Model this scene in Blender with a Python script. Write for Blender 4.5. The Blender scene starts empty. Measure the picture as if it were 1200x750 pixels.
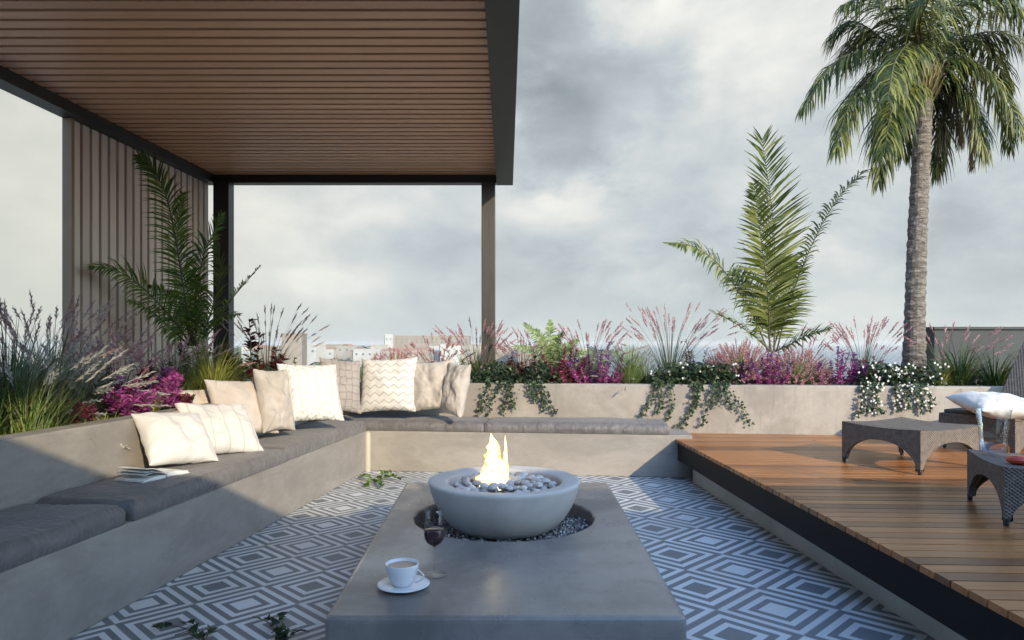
import bpy, bmesh, math, random
from mathutils import Vector, Matrix, noise
R = math.radians
PI = math.pi
random.seed(7)
C = bpy.context.scene.collection
scn = bpy.context.scene

# ------------------------------------------------------------------ camera
CAMH = 1.2
cam_d = bpy.data.cameras.new('camera')
cam = bpy.data.objects.new('camera', cam_d); C.objects.link(cam)
cam.location = (0, 0, CAMH); cam.rotation_euler = (R(90), 0, 0)
cam_d.lens = 24; cam_d.sensor_width = 36; cam_d.shift_y = 0.0225
cam_d.clip_start = 0.05; cam_d.clip_end = 20000
scn.camera = cam

# ------------------------------------------------------------------ light
SUN = Vector((1.27, -2.15, 1.0)).normalized()        # towards the sun
sun_d = bpy.data.lights.new('sun', 'SUN'); sun = bpy.data.objects.new('sun', sun_d); C.objects.link(sun)
sun_d.energy = 3.0; sun_d.angle = R(0.3); sun_d.color = (1.0, 0.82, 0.57)
sun.rotation_euler = SUN.to_track_quat('Z', 'Y').to_euler(); sun.location = (8, -14, 8)
scn.view_settings.view_transform = 'Standard'; scn.view_settings.look = 'None'
scn.view_settings.gamma = 1; scn.view_settings.use_curve_mapping = False
scn.view_settings.exposure = 0.85

class NT:
    """small helper round a node tree"""
    def __init__(s, nt): s.nt = nt
    def n(s, t, **kw):
        nd = s.nt.nodes.new(t)
        for k, v in kw.items():
            if k[0] == '_': setattr(nd, k[1:], v)
            else: nd.inputs[k.replace('_', ' ')].default_value = v
        return nd
    def l(s, a, b): s.nt.links.new(a, b)
    def put(s, v, sock):
        if isinstance(v, bpy.types.NodeSocket): s.l(v, sock)
        elif v is not None: sock.default_value = v
    def m(s, op, a, b=None, c=None, clamp=False):
        nd = s.nt.nodes.new('ShaderNodeMath'); nd.operation = op; nd.use_clamp = clamp
        for i, v in enumerate((a, b, c)): s.put(v, nd.inputs[i])
        return nd.outputs[0]
    def vm(s, op, a, b=None):
        nd = s.nt.nodes.new('ShaderNodeVectorMath'); nd.operation = op
        s.put(a, nd.inputs[0]); s.put(b, nd.inputs[1])
        return nd.outputs['Value'] if op in ('DOT_PRODUCT', 'LENGTH') else nd.outputs[0]
    def mix(s, f, a, b, bt='MIX'):
        nd = s.nt.nodes.new('ShaderNodeMix'); nd.data_type = 'RGBA'; nd.blend_type = bt
        s.put(f, nd.inputs[0])
        for v, i in ((a, 6), (b, 7)):
            if isinstance(v, (tuple, list)) and len(v) == 3: v = (*v, 1)
            s.put(v, nd.inputs[i])
        return nd.outputs[2]
    def noise(s, vec, scale, detail=3, rough=.5, dist=0):
        nd = s.n('ShaderNodeTexNoise', Scale=scale, Detail=detail, Roughness=rough, Distortion=dist)
        if vec is not None: s.l(vec, nd.inputs['Vector'])
        return nd.outputs['Fac']
    def ramp(s, v, stops, interp='LINEAR'):
        nd = s.nt.nodes.new('ShaderNodeValToRGB'); cr = nd.color_ramp; cr.interpolation = interp
        while len(cr.elements) < len(stops): cr.elements.new(.5)
        for e, (p, c) in zip(cr.elements, stops):
            e.position = p; e.color = (*c, 1) if len(c) == 3 else c
        s.l(v, nd.inputs[0]); return nd.outputs[0]
    def step(s, v, a, b):
        nd = s.n('ShaderNodeMapRange', _interpolation_type='SMOOTHSTEP')
        s.put(v, nd.inputs[0]); s.put(a, nd.inputs[1]); s.put(b, nd.inputs[2]); return nd.outputs[0]

def dirv(px, py):
    return Vector(((px-600)/800, 1, -(py-402)/800)).normalized()

world = bpy.data.worlds.new('World'); scn.world = world; world.use_nodes = True
wt = NT(world.node_tree); world.node_tree.nodes.clear()
sky = wt.n('ShaderNodeTexSky', _sky_type='NISHITA', _sun_disc=False, _sun_elevation=math.asin(SUN.z),
           _sun_rotation=math.atan2(SUN.x, SUN.y), _air_density=1.3, _dust_density=1.0, _ozone_density=2.0)
tc = wt.n('ShaderNodeTexCoord').outputs['Generated']
sp = wt.n('ShaderNodeSeparateXYZ'); wt.l(tc, sp.inputs[0])
X_, Y_, Z_ = sp.outputs
flat = wt.n('ShaderNodeCombineXYZ'); wt.l(X_, flat.inputs[0]); wt.l(Y_, flat.inputs[1]); wt.l(wt.m('MULTIPLY', Z_, 1.9), flat.inputs[2])
fv = flat.outputs[0]
n1 = wt.noise(fv, 3.0, 9, .60, .15)
n2 = wt.noise(fv, 8.0, 7, .62, .2)
base = wt.m('ADD', wt.m('MULTIPLY', n1, .80), wt.m('MULTIPLY_ADD', n2, .26, -.03))
def blob(px, py, wx, wy):
    d = dirv(px, py)
    a = wt.vm('SUBTRACT', tc, tuple(d)); b = wt.vm('MULTIPLY', a, (1/wx, 1/wx, 1/wy))
    L = wt.m('ADD', wt.vm('LENGTH', b), wt.m('MULTIPLY', wt.m('SUBTRACT', n2, .5), 1.6))
    return wt.m('SUBTRACT', 1.0, wt.step(L, .35, 1.15))
v = base
for (px, py, wx, wy, amt) in ((700, 75, .14, .18, -.17), (645, 165, .10, .12, -.12), (625, 340, .25, .06, -.02),
                              (745, 0, .09, .08, .26), (735, 150, .05, .07, .10), (860, 130, .16, .10, .05), (460, 280, .2, .03, -.03), (400, 330, .1, .03, .09), (820, 300, .2, .05, -.05), (940, 200, .15, .05, .05), (640, 235, .09, .05, .08), (500, 345, .14, .05, .05), (60, 240, .16, .22, .10),
                              (330, 250, .28, .07, .10), (1020, 380, .3, .05, .07), (1160, 300, .14, .10, -.04), (860, 50, .3, .14, .10)):
    v = wt.m('ADD', v, wt.m('MULTIPLY', blob(px, py, wx, wy), amt))
ccol = wt.ramp(v, [(.16, (.28, .32, .36)), (.38, (.45, .495, .53)), (.47, (.53, .58, .615)), (.55, (.63, .655, .67)), (.69, (.84, .83, .80)), (.80, (.97, .95, .91))])
low = wt.m('SUBTRACT', 1.0, wt.step(Z_, -.01, .16))
ccol = wt.mix(wt.m('MULTIPLY', low, .5), ccol, (.56, .625, .63))
left = wt.m('MULTIPLY', wt.step(wt.m('MULTIPLY', X_, -1.0), .12, .6), .6)
ccol = wt.mix(left, ccol, (.60, .60, .52))
ccol = wt.vm('MULTIPLY', ccol, (3.98, 4.02, 3.95))
mask = wt.m('MULTIPLY', wt.step(Y_, -.35, .25), wt.m('SUBTRACT', 1.0, wt.step(Z_, .55, .95)))
clear = wt.vm('MULTIPLY', sky.outputs[0], (1.33, 1.72, 2.2))
tot = wt.mix(mask, clear, ccol)
bg = wt.n('ShaderNodeBackground', Strength=.15); wt.l(tot, bg.inputs[0])
wo = wt.n('ShaderNodeOutputWorld'); wt.l(bg.outputs[0], wo.inputs[0])

# ------------------------------------------------------------------ helpers
def P(px, py, h):
    """point of the photograph that lies at height h"""
    d = 800*(CAMH-h)/(py-402); return Vector(((px-600)*d/800, d, h))
def D(px, py, d):
    """point of the photograph that lies at distance d"""
    return Vector(((px-600)*d/800, d, CAMH-(py-402)*d/800))

class MB:
    def __init__(s): s.v = []; s.f = []; s.c = []; s.uv = {}; s.r = .5; s.mi = 0; s.mf = {}
    def face(s, pts):
        i = len(s.v); s.v.extend(Vector(p) for p in pts); s.f.append(tuple(range(i, i+len(pts)))); s.c.append(s.r)
        if s.mi: s.mf[len(s.f)-1] = s.mi
    def box(s, x0, x1, y0, y1, z0, z1, M=None):
        i = len(s.v)
        for z in (z0, z1):
            for (x, y) in ((x0, y0), (x1, y0), (x1, y1), (x0, y1)):
                p = Vector((x, y, z)); s.v.append(M @ p if M else p)
        for q in ((3, 2, 1, 0), (4, 5, 6, 7), (0, 1, 5, 4), (1, 2, 6, 5), (2, 3, 7, 6), (3, 0, 4, 7)):
            s.f.append(tuple(i+k for k in q)); s.c.append(s.r)
    def prism(s, poly, z0, z1):
        """closed prism of a counter-clockwise outline [(x,y)...]"""
        i = len(s.v); n = len(poly)
        for z in (z0, z1):
            for (x, y) in poly: s.v.append(Vector((x, y, z)))
        s.f.append(tuple(i+n-1-k for k in range(n))); s.f.append(tuple(i+n+k for k in range(n))); s.c += [s.r]*2
        for k in range(n):
            s.f.append((i+k, i+(k+1) % n, i+n+(k+1) % n, i+n+k)); s.c.append(s.r)
    def rings(s, rings, close=True, cap0=False, cap1=False):
        i = len(s.v); n = len(rings[0])
        for r in rings: s.v.extend(Vector(p) for p in r)
        for a in range(len(rings)-1):
            for k in range(n if close else n-1):
                k2 = (k+1) % n
                s.f.append((i+a*n+k, i+a*n+k2, i+(a+1)*n+k2, i+(a+1)*n+k)); s.c.append(s.r)
        if cap0: s.f.append(tuple(i+n-1-k for k in range(n))); s.c.append(s.r)
        if cap1: s.f.append(tuple(i+(len(rings)-1)*n+k for k in range(n))); s.c.append(s.r)
    def lathe(s, prof, n=48, c=(0, 0), cap0=False, cap1=False):
        s.rings([[(c[0]+r*math.cos(2*PI*k/n), c[1]+r*math.sin(2*PI*k/n), z) for k in range(n)] for (r, z) in prof], True, cap0, cap1)
    def tube(s, pts, rad, n=8, caps=True):
        pts = [Vector(p) for p in pts]; rr = rad if isinstance(rad, (list, tuple)) else [rad]*len(pts)
        out = []
        for k, p in enumerate(pts):
            t = (pts[min(k+1, len(pts)-1)]-pts[max(k-1, 0)]).normalized()
            up = Vector((0, 0, 1)) if abs(t.z) < .95 else Vector((1, 0, 0))
            a = t.cross(up).normalized(); b = t.cross(a).normalized()
            out.append([p+(a*math.cos(2*PI*j/n)+b*math.sin(2*PI*j/n))*rr[k] for j in range(n)])
        s.rings(out, True, caps, caps)
    def build(s, name, mat, parent=None, smooth=False, bevel=0, segs=2, loc=None):
        me = bpy.data.meshes.new(name)
        org = Vector(loc) if loc is not None else Vector((0, 0, 0))
        me.from_pydata([p-org for p in s.v], [], s.f)
        a = me.attributes.new('rnd', 'FLOAT', 'FACE'); a.data.foreach_set('value', s.c)
        if s.uv:
            u = me.uv_layers.new(name='UVMap')
            for li, lp in enumerate(me.loops): u.data[li].uv = s.uv.get(lp.vertex_index, (0, 0))
        me.materials.append(mat)
        for k_i, v_i in s.mf.items(): me.polygons[k_i].material_index = v_i
        if smooth: me.polygons.foreach_set('use_smooth', [True]*len(me.polygons))
        me.validate(); me.update()
        o = bpy.data.objects.new(name, me); C.objects.link(o)
        if parent: o.parent = parent
        if loc is not None: o.location = org
        if bevel:
            md = o.modifiers.new('bevel', 'BEVEL'); md.width = bevel; md.segments = segs; md.limit_method = 'ANGLE'; md.angle_limit = R(40)
            md.harden_normals = False
        return o

def tag(o, label=None, cat=None, group=None, kind=None):
    if label: o['label'] = label
    if cat: o['category'] = cat
    if group: o['group'] = group
    if kind: o['kind'] = kind
    return o
def thing(name, label, cat, loc=(0, 0, 0), rz=0, group=None):
    o = bpy.data.objects.new(name, None); C.objects.link(o); o.location = loc; o.rotation_euler = (0, 0, rz)
    o.empty_display_size = .1
    return tag(o, label, cat, group)
def dup(root, label=None, group=None):
    r = root.copy(); C.objects.link(r)
    if label: r['label'] = label
    if group: r['group'] = group
    for ch in root.children:
        c = ch.copy(); C.objects.link(c); c.parent = r
        for g in ch.children:
            d = g.copy(); C.objects.link(d); d.parent = c
    return r

# ------------------------------------------------------------------ materials
def mat(name, col=(.5, .5, .5), rough=.6, metal=0, spec=.5):
    m = bpy.data.materials.new(name); m.use_nodes = True; t = NT(m.node_tree)
    b = m.node_tree.nodes['Principled BSDF']
    b.inputs['Base Color'].default_value = (*col, 1); b.inputs['Roughness'].default_value = rough
    b.inputs['Metallic'].default_value = metal; b.inputs['Specular IOR Level'].default_value = spec
    return m, t, b
def bump(t, b, h, strength=.3, dist=.01):
    bp = t.n('ShaderNodeBump', Strength=strength, Distance=dist); t.l(h, bp.inputs['Height']); t.l(bp.outputs[0], b.inputs['Normal'])
def objc(t): return t.n('ShaderNodeTexCoord').outputs['Object']
def rnd(t): return t.n('ShaderNodeAttribute', _attribute_name='rnd').outputs['Fac']

def concrete(name, c0, c1, rough=.6, scale=1.6, stretch=None, r2=None, pits=0, streak=0):
    m, t, b = mat(name, c0, rough)
    v = objc(t)
    if stretch: v = t.vm('MULTIPLY', v, stretch)
    a = t.noise(v, scale, 6, .62, .6); f = t.noise(v, scale*9, 4, .6); g = t.noise(objc(t), 160, 2)
    k = t.m('ADD', t.m('MULTIPLY', a, .8), t.m('MULTIPLY', f, .2))
    col = t.mix(t.step(k, .36, .64), c0, c1)
    h = t.m('ADD', t.m('MULTIPLY', f, .7), t.m('MULTIPLY', g, .15))
    if streak:      # rain stains running down the face
        sk = t.noise(t.vm('MULTIPLY', objc(t), (9, 9, .7)), 2.2, 6, .7, .3)
        col = t.mix(t.m('MULTIPLY', t.step(sk, .54, .72), .38*streak), col, tuple(x*.45 for x in c0))
    if pits:        # pinholes and small scuffs
        vo = t.n('ShaderNodeTexVoronoi', Scale=26.0); t.l(objc(t), vo.inputs['Vector'])
        pm_ = t.m('LESS_THAN', vo.outputs['Distance'], t.m('MULTIPLY', t.m('SUBTRACT', t.noise(objc(t), 3.1, 3), .42), .5))
        col = t.mix(t.m('MULTIPLY', pm_, .45*pits), col, tuple(x*.4 for x in c0)); h = t.m('MULTIPLY_ADD', pm_, -.8, h)
        sc = t.noise(t.vm('MULTIPLY', objc(t), (2, 9, 2)), 4, 8, .75, 1.5); col = t.mix(t.m('MULTIPLY', t.step(sc, .56, .66), .3*pits), col, tuple(x*1.25 for x in c1))
    t.l(col, b.inputs['Base Color'])
    if r2: t.l(t.m('MULTIPLY_ADD', t.step(a, .35, .65), r2-rough, rough), b.inputs['Roughness'])
    bump(t, b, h, .35, .004)
    return m
M_bench = concrete('bench plaster', (.225, .205, .18), (.31, .285, .25), .65, 1.3, (1, 1, 2.6), None, .7)
M_planter = concrete('planter plaster', (.235, .21, .18), (.355, .32, .275), .7, 1.7, None, None, .5, 1.0)
M_table = concrete('table concrete', (.145, .135, .125), (.27, .245, .22), .36, 1.5, None, .22, 1)
M_kerb = concrete('kerb stone', (.34, .33, .28), (.44, .42, .36), .7, 2)
M_bowl = concrete('bowl concrete', (.48, .45, .42), (.57, .54, .50), .6, 2.2, None, None, .6)
M_house = concrete('house render', (.20, .20, .205), (.26, .26, .265), .8, .5)
M_slab = concrete('slab', (.3, .29, .27), (.38, .36, .33), .8, .5)
M_darkwall = concrete('dark wall', (.026, .031, .032), (.036, .042, .043), .7, .7)
M_black = mat('black metal', (.018, .018, .019), .45)[0]
M_beam = concrete('beam paint', (.030, .030, .026), (.038, .038, .032), .5, 2)
M_post = concrete('post metal', (.026, .022, .018), (.042, .036, .030), .5, 3, (6, 6, .6))
M_fascia = mat('fascia metal', (.006, .007, .008), .6, 0, .2)[0]

def tilemat():
    m, t, b = mat('patterned tile', (.5, .5, .5), .45)
    sp = t.n('ShaderNodeSeparateXYZ'); t.l(objc(t), sp.inputs[0]); x, y = sp.outputs[0], sp.outputs[1]
    side = t.m('GREATER_THAN', x, 0.0)
    # the two tile fields either side of the table have tiles of two sizes
    px = t.m('MULTIPLY_ADD', side, .278-.235, .235); py = t.m('MULTIPLY_ADD', side, .540-.455, .455)
    ox = t.m('MULTIPLY_ADD', side, .918+.99, -.99); oy = t.m('MULTIPLY_ADD', side, 3.61-3.14, 3.14)
    u = t.m('DIVIDE', t.m('SUBTRACT', x, ox), px)          # columns at integers
    w = t.m('DIVIDE', t.m('SUBTRACT', y, oy), py)          # crossings of even columns at integers
    # diagonal coordinates: a,b integers on tile edges
    a = t.m('ADD', t.m('MULTIPLY', u, .5), w); c = t.m('SUBTRACT', t.m('MULTIPLY', u, .5), w)
    fa = t.m('SUBTRACT', t.m('FRACT', a), .5); fc = t.m('SUBTRACT', t.m('FRACT', c), .5)
    mm = t.m('MULTIPLY', t.m('MAXIMUM', t.m('ABSOLUTE', fa), t.m('ABSOLUTE', fc)), 2.0)
    par = t.m('MODULO', t.m('ABSOLUTE', t.m('ADD', t.m('FLOOR', a), t.m('FLOOR', c))), 2.0)   # column parity
    ring = t.m('FLOOR', t.m('MULTIPLY', t.m('MAXIMUM', t.m('SUBTRACT', mm, .16), 0.0), 5.95))
    ring = t.m('MINIMUM', ring, 4.0)
    bw = t.m('MODULO', t.m('ADD', ring, par), 2.0)
    n = t.noise(objc(t), 5, 5, .6); n2 = t.noise(objc(t), 60, 3)
    wn = t.n('ShaderNodeTexWhiteNoise', _noise_dimensions='3D')
    cb = t.n('ShaderNodeCombineXYZ'); t.l(t.m('FLOOR', a), cb.inputs[0]); t.l(t.m('FLOOR', c), cb.inputs[1]); t.l(cb.outputs[0], wn.inputs[0])
    lt = t.mix(n, (.57, .59, .59), (.69, .70, .68)); dk = t.mix(n, (.125, .145, .158), (.18, .195, .20))
    col = t.mix(bw, lt, dk)
    col = t.mix(t.m('MULTIPLY', wn.outputs[0], .24), col, (.2, .2, .2))
    grout = t.m('GREATER_THAN', mm, .978)
    col = t.mix(t.m('MULTIPLY', grout, .75), col, (.22, .22, .21))
    t.l(col, b.inputs['Base Color'])
    t.l(t.m('MULTIPLY_ADD', n, .3, .36), b.inputs['Roughness'])
    bump(t, b, t.m('ADD', t.m('MULTIPLY', grout, -1.0), t.m('MULTIPLY', n2, .3)), .3, .003)
    return m
M_tile = tilemat()

def woodmat(name, c0, c1, c2, rough, axis=(1, 12, 12), sc=2.0):
    m, t, b = mat(name, c0, rough)
    r = rnd(t); v = t.vm('MULTIPLY', objc(t), axis)
    cb = t.n('ShaderNodeCombineXYZ'); t.l(t.m('MULTIPLY', r, 37.0), cb.inputs[0]); t.l(t.m('MULTIPLY', r, 91.0), cb.inputs[2])
    v = t.vm('ADD', v, cb.outputs[0])
    g = t.noise(v, sc, 6, .65, .8); g2 = t.noise(v, sc*6, 4, .6)
    col = t.mix(t.step(g, .3, .7), c0, c1); col = t.mix(t.m('MULTIPLY', t.step(r, .35, 1.0), .8), col, c2)
    t.l(col, b.inputs['Base Color'])
    t.l(t.m('MULTIPLY_ADD', g, .25, rough-.1), b.inputs['Roughness'])
    bump(t, b, t.m('ADD', t.m('MULTIPLY', g2, .5), g), .3, .002)
    return m
M_deck = woodmat('deck wood', (.27, .108, .036), (.43, .185, .064), (.10, .047, .024), .30)
M_deck.node_tree.nodes['Principled BSDF'].inputs['Specular IOR Level'].default_value = .3
M_ceil = woodmat('ceiling wood', (.66, .355, .195), (.74, .41, .23), (.56, .30, .165), .45, (1, 10, 10))
M_screen = woodmat('screen wood', (.70, .545, .43), (.76, .61, .49), (.62, .48, .375), .55, (10, 10, 1))
M_gap = mat('ceiling backing', (.03, .018, .012), .8)[0]

def fabric(name, c0, c1, kind=None, rough=.9, wr=1.0, sheen=.15):
    m, t, b = mat(name, c0, rough, 0, .25 if rough > .6 else .6)
    b.inputs['Sheen Weight'].default_value = sheen
    v = objc(t); n = t.noise(v, 7, 4, .6, .8); weave = t.noise(v, 420, 2, .5)
    col = t.mix(t.step(n, .3, .7), c0, c1)
    uv = t.n('ShaderNodeTexCoord').outputs['UV']; sp = t.n('ShaderNodeSeparateXYZ'); t.l(uv, sp.inputs[0]); U, V = sp.outputs[0], sp.outputs[1]
    h = t.m('ADD', t.m('MULTIPLY', n, wr), t.m('MULTIPLY', weave, .10))
    if kind == 'chevron':
        z = t.m('PINGPONG', t.m('MULTIPLY', U, 6.2), .5)
        s = t.m('FRACT', t.m('MULTIPLY_ADD', V, 7.5, z)); line = t.m('LESS_THAN', t.m('ABSOLUTE', t.m('SUBTRACT', s, .5)), .085)
        col = t.mix(line, col, (.36, .33, .30))
    if kind == 'stripes':
        s = t.m('FRACT', t.m('MULTIPLY', U, 5.0)); line = t.m('LESS_THAN', t.m('ABSOLUTE', t.m('SUBTRACT', s, .5)), .035)
        col = t.mix(line, col, (.47, .41, .36)); h = t.m('SUBTRACT', h, line)
    if kind == 'knit':
        z = t.m('SINE', t.m('MULTIPLY_ADD', V, 58.0, t.m('MULTIPLY', t.m('SINE', t.m('MULTIPLY', U, 60.0)), 1.0)))
        s = t.m('SINE', t.m('MULTIPLY_ADD', z, .8, t.m('MULTIPLY', U, 44.0)))
        h = t.m('MULTIPLY_ADD', s, .9, h); col = t.mix(t.m('MULTIPLY', t.step(s, .2, -1.0), .35), col, (.5, .44, .36))
    if kind == 'scales':
        br = t.n('ShaderNodeTexVoronoi', _feature='DISTANCE_TO_EDGE', Scale=6.5, Randomness=.25)
        t.l(t.vm('MULTIPLY', uv, (1, 1.15, 1)), br.inputs['Vector'])
        line = t.m('SUBTRACT', 1.0, t.step(br.outputs['Distance'], .0, .075)); h = t.m('MULTIPLY_ADD', line, -1.6, h)
        col = t.mix(t.m('MULTIPLY', line, .5), col, (.25, .22, .2))
    if kind is None and rough < .6:
        h = t.m('MULTIPLY_ADD', t.noise(t.vm('MULTIPLY', v, (7, 16, 1.5)), 1.6, 5, .6, .8), 3.2, h)
    t.l(col, b.inputs['Base Color']); bump(t, b, h, .6, .010)
    return m
M_cushion = fabric('grey seat fabric', (.100, .092, .091), (.134, .124, .120), None, .55, .8, .12)
M_white = fabric('white cotton', (.57, .555, .52), (.63, .61, .575), None)
M_striped = fabric('white striped cotton', (.55, .535, .50), (.61, .59, .555), 'stripes')
M_beige = fabric('beige cotton', (.42, .37, .32), (.48, .43, .38), None)
M_linen = fabric('beige linen', (.36, .32, .275), (.46, .415, .365), None, .95, 2.0)
M_knit = fabric('cream knit', (.61, .595, .55), (.67, .655, .61), 'knit')
M_scales = fabric('quilted grey cotton', (.27, .24, .22), (.33, .295, .27), 'scales')
M_chevron = fabric('chevron cotton', (.55, .525, .49), (.60, .58, .54), 'chevron')

def leafmat(name, c0, c1, c2=None, rough=.45, tr=.18, spec=.3):
    """leaf colours vary from leaf to leaf"""
    m, t, b = mat(name, c0, rough, 0, spec)
    r = rnd(t)
    col = t.mix(r, c0, c1)
    if c2: col = t.ramp(r, [(0, c0), (.55, c1), (1, c2)])
    n = t.noise(objc(t), 3.0, 3); col = t.mix(t.m('MULTIPLY', t.step(n, .35, .7), .35), col, tuple(x*.6 for x in c0))
    t.l(col, b.inputs['Base Color'])
    ts = t.n('ShaderNodeBsdfTranslucent'); t.l(col, ts.inputs[0])
    mx = t.n('ShaderNodeMixShader', Fac=tr); t.l(b.outputs[0], mx.inputs[1]); t.l(ts.outputs[0], mx.inputs[2])
    t.l(mx.outputs[0], m.node_tree.nodes['Material Output'].inputs[0])
    return m
L_palm = leafmat('palm leaflets', (.030, .050, .008), (.11, .14, .025), (.30, .31, .11))
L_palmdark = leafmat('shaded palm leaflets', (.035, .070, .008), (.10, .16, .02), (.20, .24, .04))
L_palmtop = leafmat('tall palm leaflets', (.020, .032, .006), (.075, .095, .016), (.26, .25, .06))
L_straw = leafmat('dead palm leaflets', (.15, .12, .055), (.28, .22, .10), None, .7)
L_grass = leafmat('grass blades', (.035, .075, .02), (.11, .16, .045), (.22, .24, .10), .5)
L_ygrass = leafmat('yellow green blades', (.12, .14, .02), (.26, .27, .05), (.36, .36, .10), .5)
L_greygrass = leafmat('grey green blades', (.05, .09, .045), (.14, .19, .10), (.26, .29, .17), .5)
L_dgrass = leafmat('dark green blades', (.018, .045, .012), (.06, .10, .03), (.16, .19, .06), .4)
L_tuft = leafmat('fine bright blades', (.10, .20, .03), (.22, .32, .08), (.46, .46, .27), .5)
L_pink = leafmat('pink plumes', (.50, .20, .26), (.62, .36, .37), (.70, .54, .48), .9, .4)
L_rose = leafmat('rose spikes', (.44, .17, .19), (.60, .33, .33), (.66, .54, .44), .9, .4)
L_mauve = leafmat('mauve plumes', (.34, .18, .18), (.46, .33, .31), (.52, .46, .40), .9, .4)
L_whitep = leafmat('silver plumes', (.34, .34, .32), (.48, .47, .42), (.56, .54, .48), .9, .4)
L_mag = leafmat('magenta leaves', (.26, .03, .18), (.50, .09, .36), (.64, .26, .54), .6)
L_magred = leafmat('crimson leaves', (.09, .012, .03), (.26, .03, .09), (.42, .09, .16), .6)
L_dred = leafmat('dark red leaves', (.035, .006, .010), (.11, .015, .025), (.22, .04, .045), .45)
L_purple = leafmat('violet flowers', (.10, .02, .14), (.26, .07, .36), (.38, .14, .46), .6)
L_ivy = leafmat('ivy leaves', (.012, .026, .012), (.035, .060, .025), (.085, .11, .05), .4)
L_ivyl = leafmat('light ivy leaves', (.05, .10, .02), (.12, .20, .04), (.20, .28, .08), .45)
L_fern = leafmat('fern leaves', (.09, .16, .05), (.20, .28, .10), (.32, .38, .18), .5)
L_wflower = leafmat('white petals', (.6, .6, .56), (.72, .72, .68), None, .7)
L_stem = leafmat('brown green stems', (.06, .06, .03), (.11, .10, .05), None, .7, .0)
L_far = leafmat('far tree leaves', (.04, .065, .025), (.08, .10, .045), None, .8)

def trunkmat():
    m, t, b = mat('palm bark', (.2, .15, .1), .9)
    v = objc(t); n = t.noise(t.vm('MULTIPLY', v, (3, 3, 9)), 4, 6, .7, .5); f = t.noise(v, 50, 4, .7)
    col = t.ramp(n, [(.3, (.050, .042, .034)), (.5, (.16, .135, .11)), (.72, (.34, .295, .245))])
    t.l(col, b.inputs['Base Color']); bump(t, b, t.m('ADD', n, t.m('MULTIPLY', f, .5)), .8, .03)
    return m
M_trunk = trunkmat()
def soilmat():
    m, t, b = mat('soil', (.05, .035, .025), .95)
    n = t.noise(objc(t), 40, 6, .7); t.l(t.mix(n, (.02, .014, .01), (.08, .06, .042)), b.inputs['Base Color']); bump(t, b, n, .8, .03)
    return m
M_soil = soilmat()
def wicker(name, c0, c1):
    m, t, b = mat(name, c0, .6)
    v = objc(t); sp = t.n('ShaderNodeSeparateXYZ'); t.l(v, sp.inputs[0]); x, y, z = sp.outputs
    s = t.m('ADD', x, y)
    k = 2*PI/.022
    wx = t.m('SINE', t.m('MULTIPLY', s, k)); wz = t.m('SINE', t.m('MULTIPLY', t.m('ADD', z, t.m('MULTIPLY', t.m('SUBTRACT', x, y), 0.0)), k*1.3))
    wd = t.m('SINE', t.m('MULTIPLY', t.m('SUBTRACT', x, y), k))
    wv = t.m('MULTIPLY', wx, t.m('ADD', t.m('MULTIPLY', wz, .7), t.m('MULTIPLY', wd, .3)))
    n = t.noise(v, 30, 4, .6)
    f = t.m('MULTIPLY_ADD', wv, .35, n); t.l(t.mix(t.step(f, .2, .85), c0, c1), b.inputs['Base Color'])
    bump(t, b, t.m('MULTIPLY_ADD', wv, .8, n), .8, .006)
    return m
M_wick = wicker('wicker', (.085, .066, .05), (.20, .165, .13))
M_wick2 = wicker('dark wicker', (.05, .044, .040), (.15, .13, .115))
M_ceramic = mat('white ceramic', (.72, .73, .74), .18)[0]
M_coffee = mat('milky coffee', (.42, .28, .18), .25)[0]
M_red = mat('red glaze', (.45, .05, .025), .2)[0]
M_paper = mat('paper', (.72, .72, .68), .8)[0]
M_cover = mat('book cover', (.62, .61, .58), .5)[0]
M_seam = mat('navy piping fabric', (.02, .03, .075), .7)[0]
def glassmat(name, col=(1, 1, 1), rough=.0, ior=1.45):
    """thin walled glass: see-through with a fresnel reflection"""
    m = bpy.data.materials.new(name); m.use_nodes = True; m.node_tree.nodes.clear(); t = NT(m.node_tree)
    tr = t.n('ShaderNodeBsdfTransparent', Color=(*col, 1)); lw = t.n('ShaderNodeLayerWeight', Blend=.5).outputs['Facing']; t.l(t.mix(t.m('POWER', lw, 2.5), (*col,), (.42, .47, .50)), tr.inputs[0]); gl = t.n('ShaderNodeBsdfGlossy', Roughness=rough); fr = t.n('ShaderNodeFresnel', IOR=ior)
    mx = t.n('ShaderNodeMixShader'); t.l(t.m('MINIMUM', t.m('MULTIPLY_ADD', fr.outputs[0], .55, .04), .35), mx.inputs[0]); t.l(tr.outputs[0], mx.inputs[1]); t.l(gl.outputs[0], mx.inputs[2])
    o = t.n('ShaderNodeOutputMaterial'); t.l(mx.outputs[0], o.inputs[0]); return m
M_glass = glassmat('clear glass')
M_glass2 = glassmat('thin vase glass', (.96, .98, 1.0), .03)
M_wine = mat('red wine', (.035, .004, .008), .05)[0]
def stonemat():
    m, t, b = mat('pebble', (.4, .4, .4), .7)
    oi = t.n('ShaderNodeObjectInfo').outputs['Random']; n = t.noise(objc(t), 40, 5, .7)
    col = t.mix(oi, (.42, .40, .385), (.74, .71, .68)); col = t.mix(t.m('MULTIPLY', n, .4), col, (.25, .24, .24))
    t.l(col, b.inputs['Base Color']); bump(t, b, n, .3, .004)
    return m
M_pebble = stonemat()
def gravmat():
    m, t, b = mat('gravel', (.4, .4, .4), .7); r = rnd(t)
    t.l(t.ramp(r, [(0, (.03, .03, .035)), (.5, (.12, .12, .13)), (.8, (.34, .35, .37)), (1, (.6, .6, .6))]), b.inputs['Base Color']); return m
M_gravel = gravmat()
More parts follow.
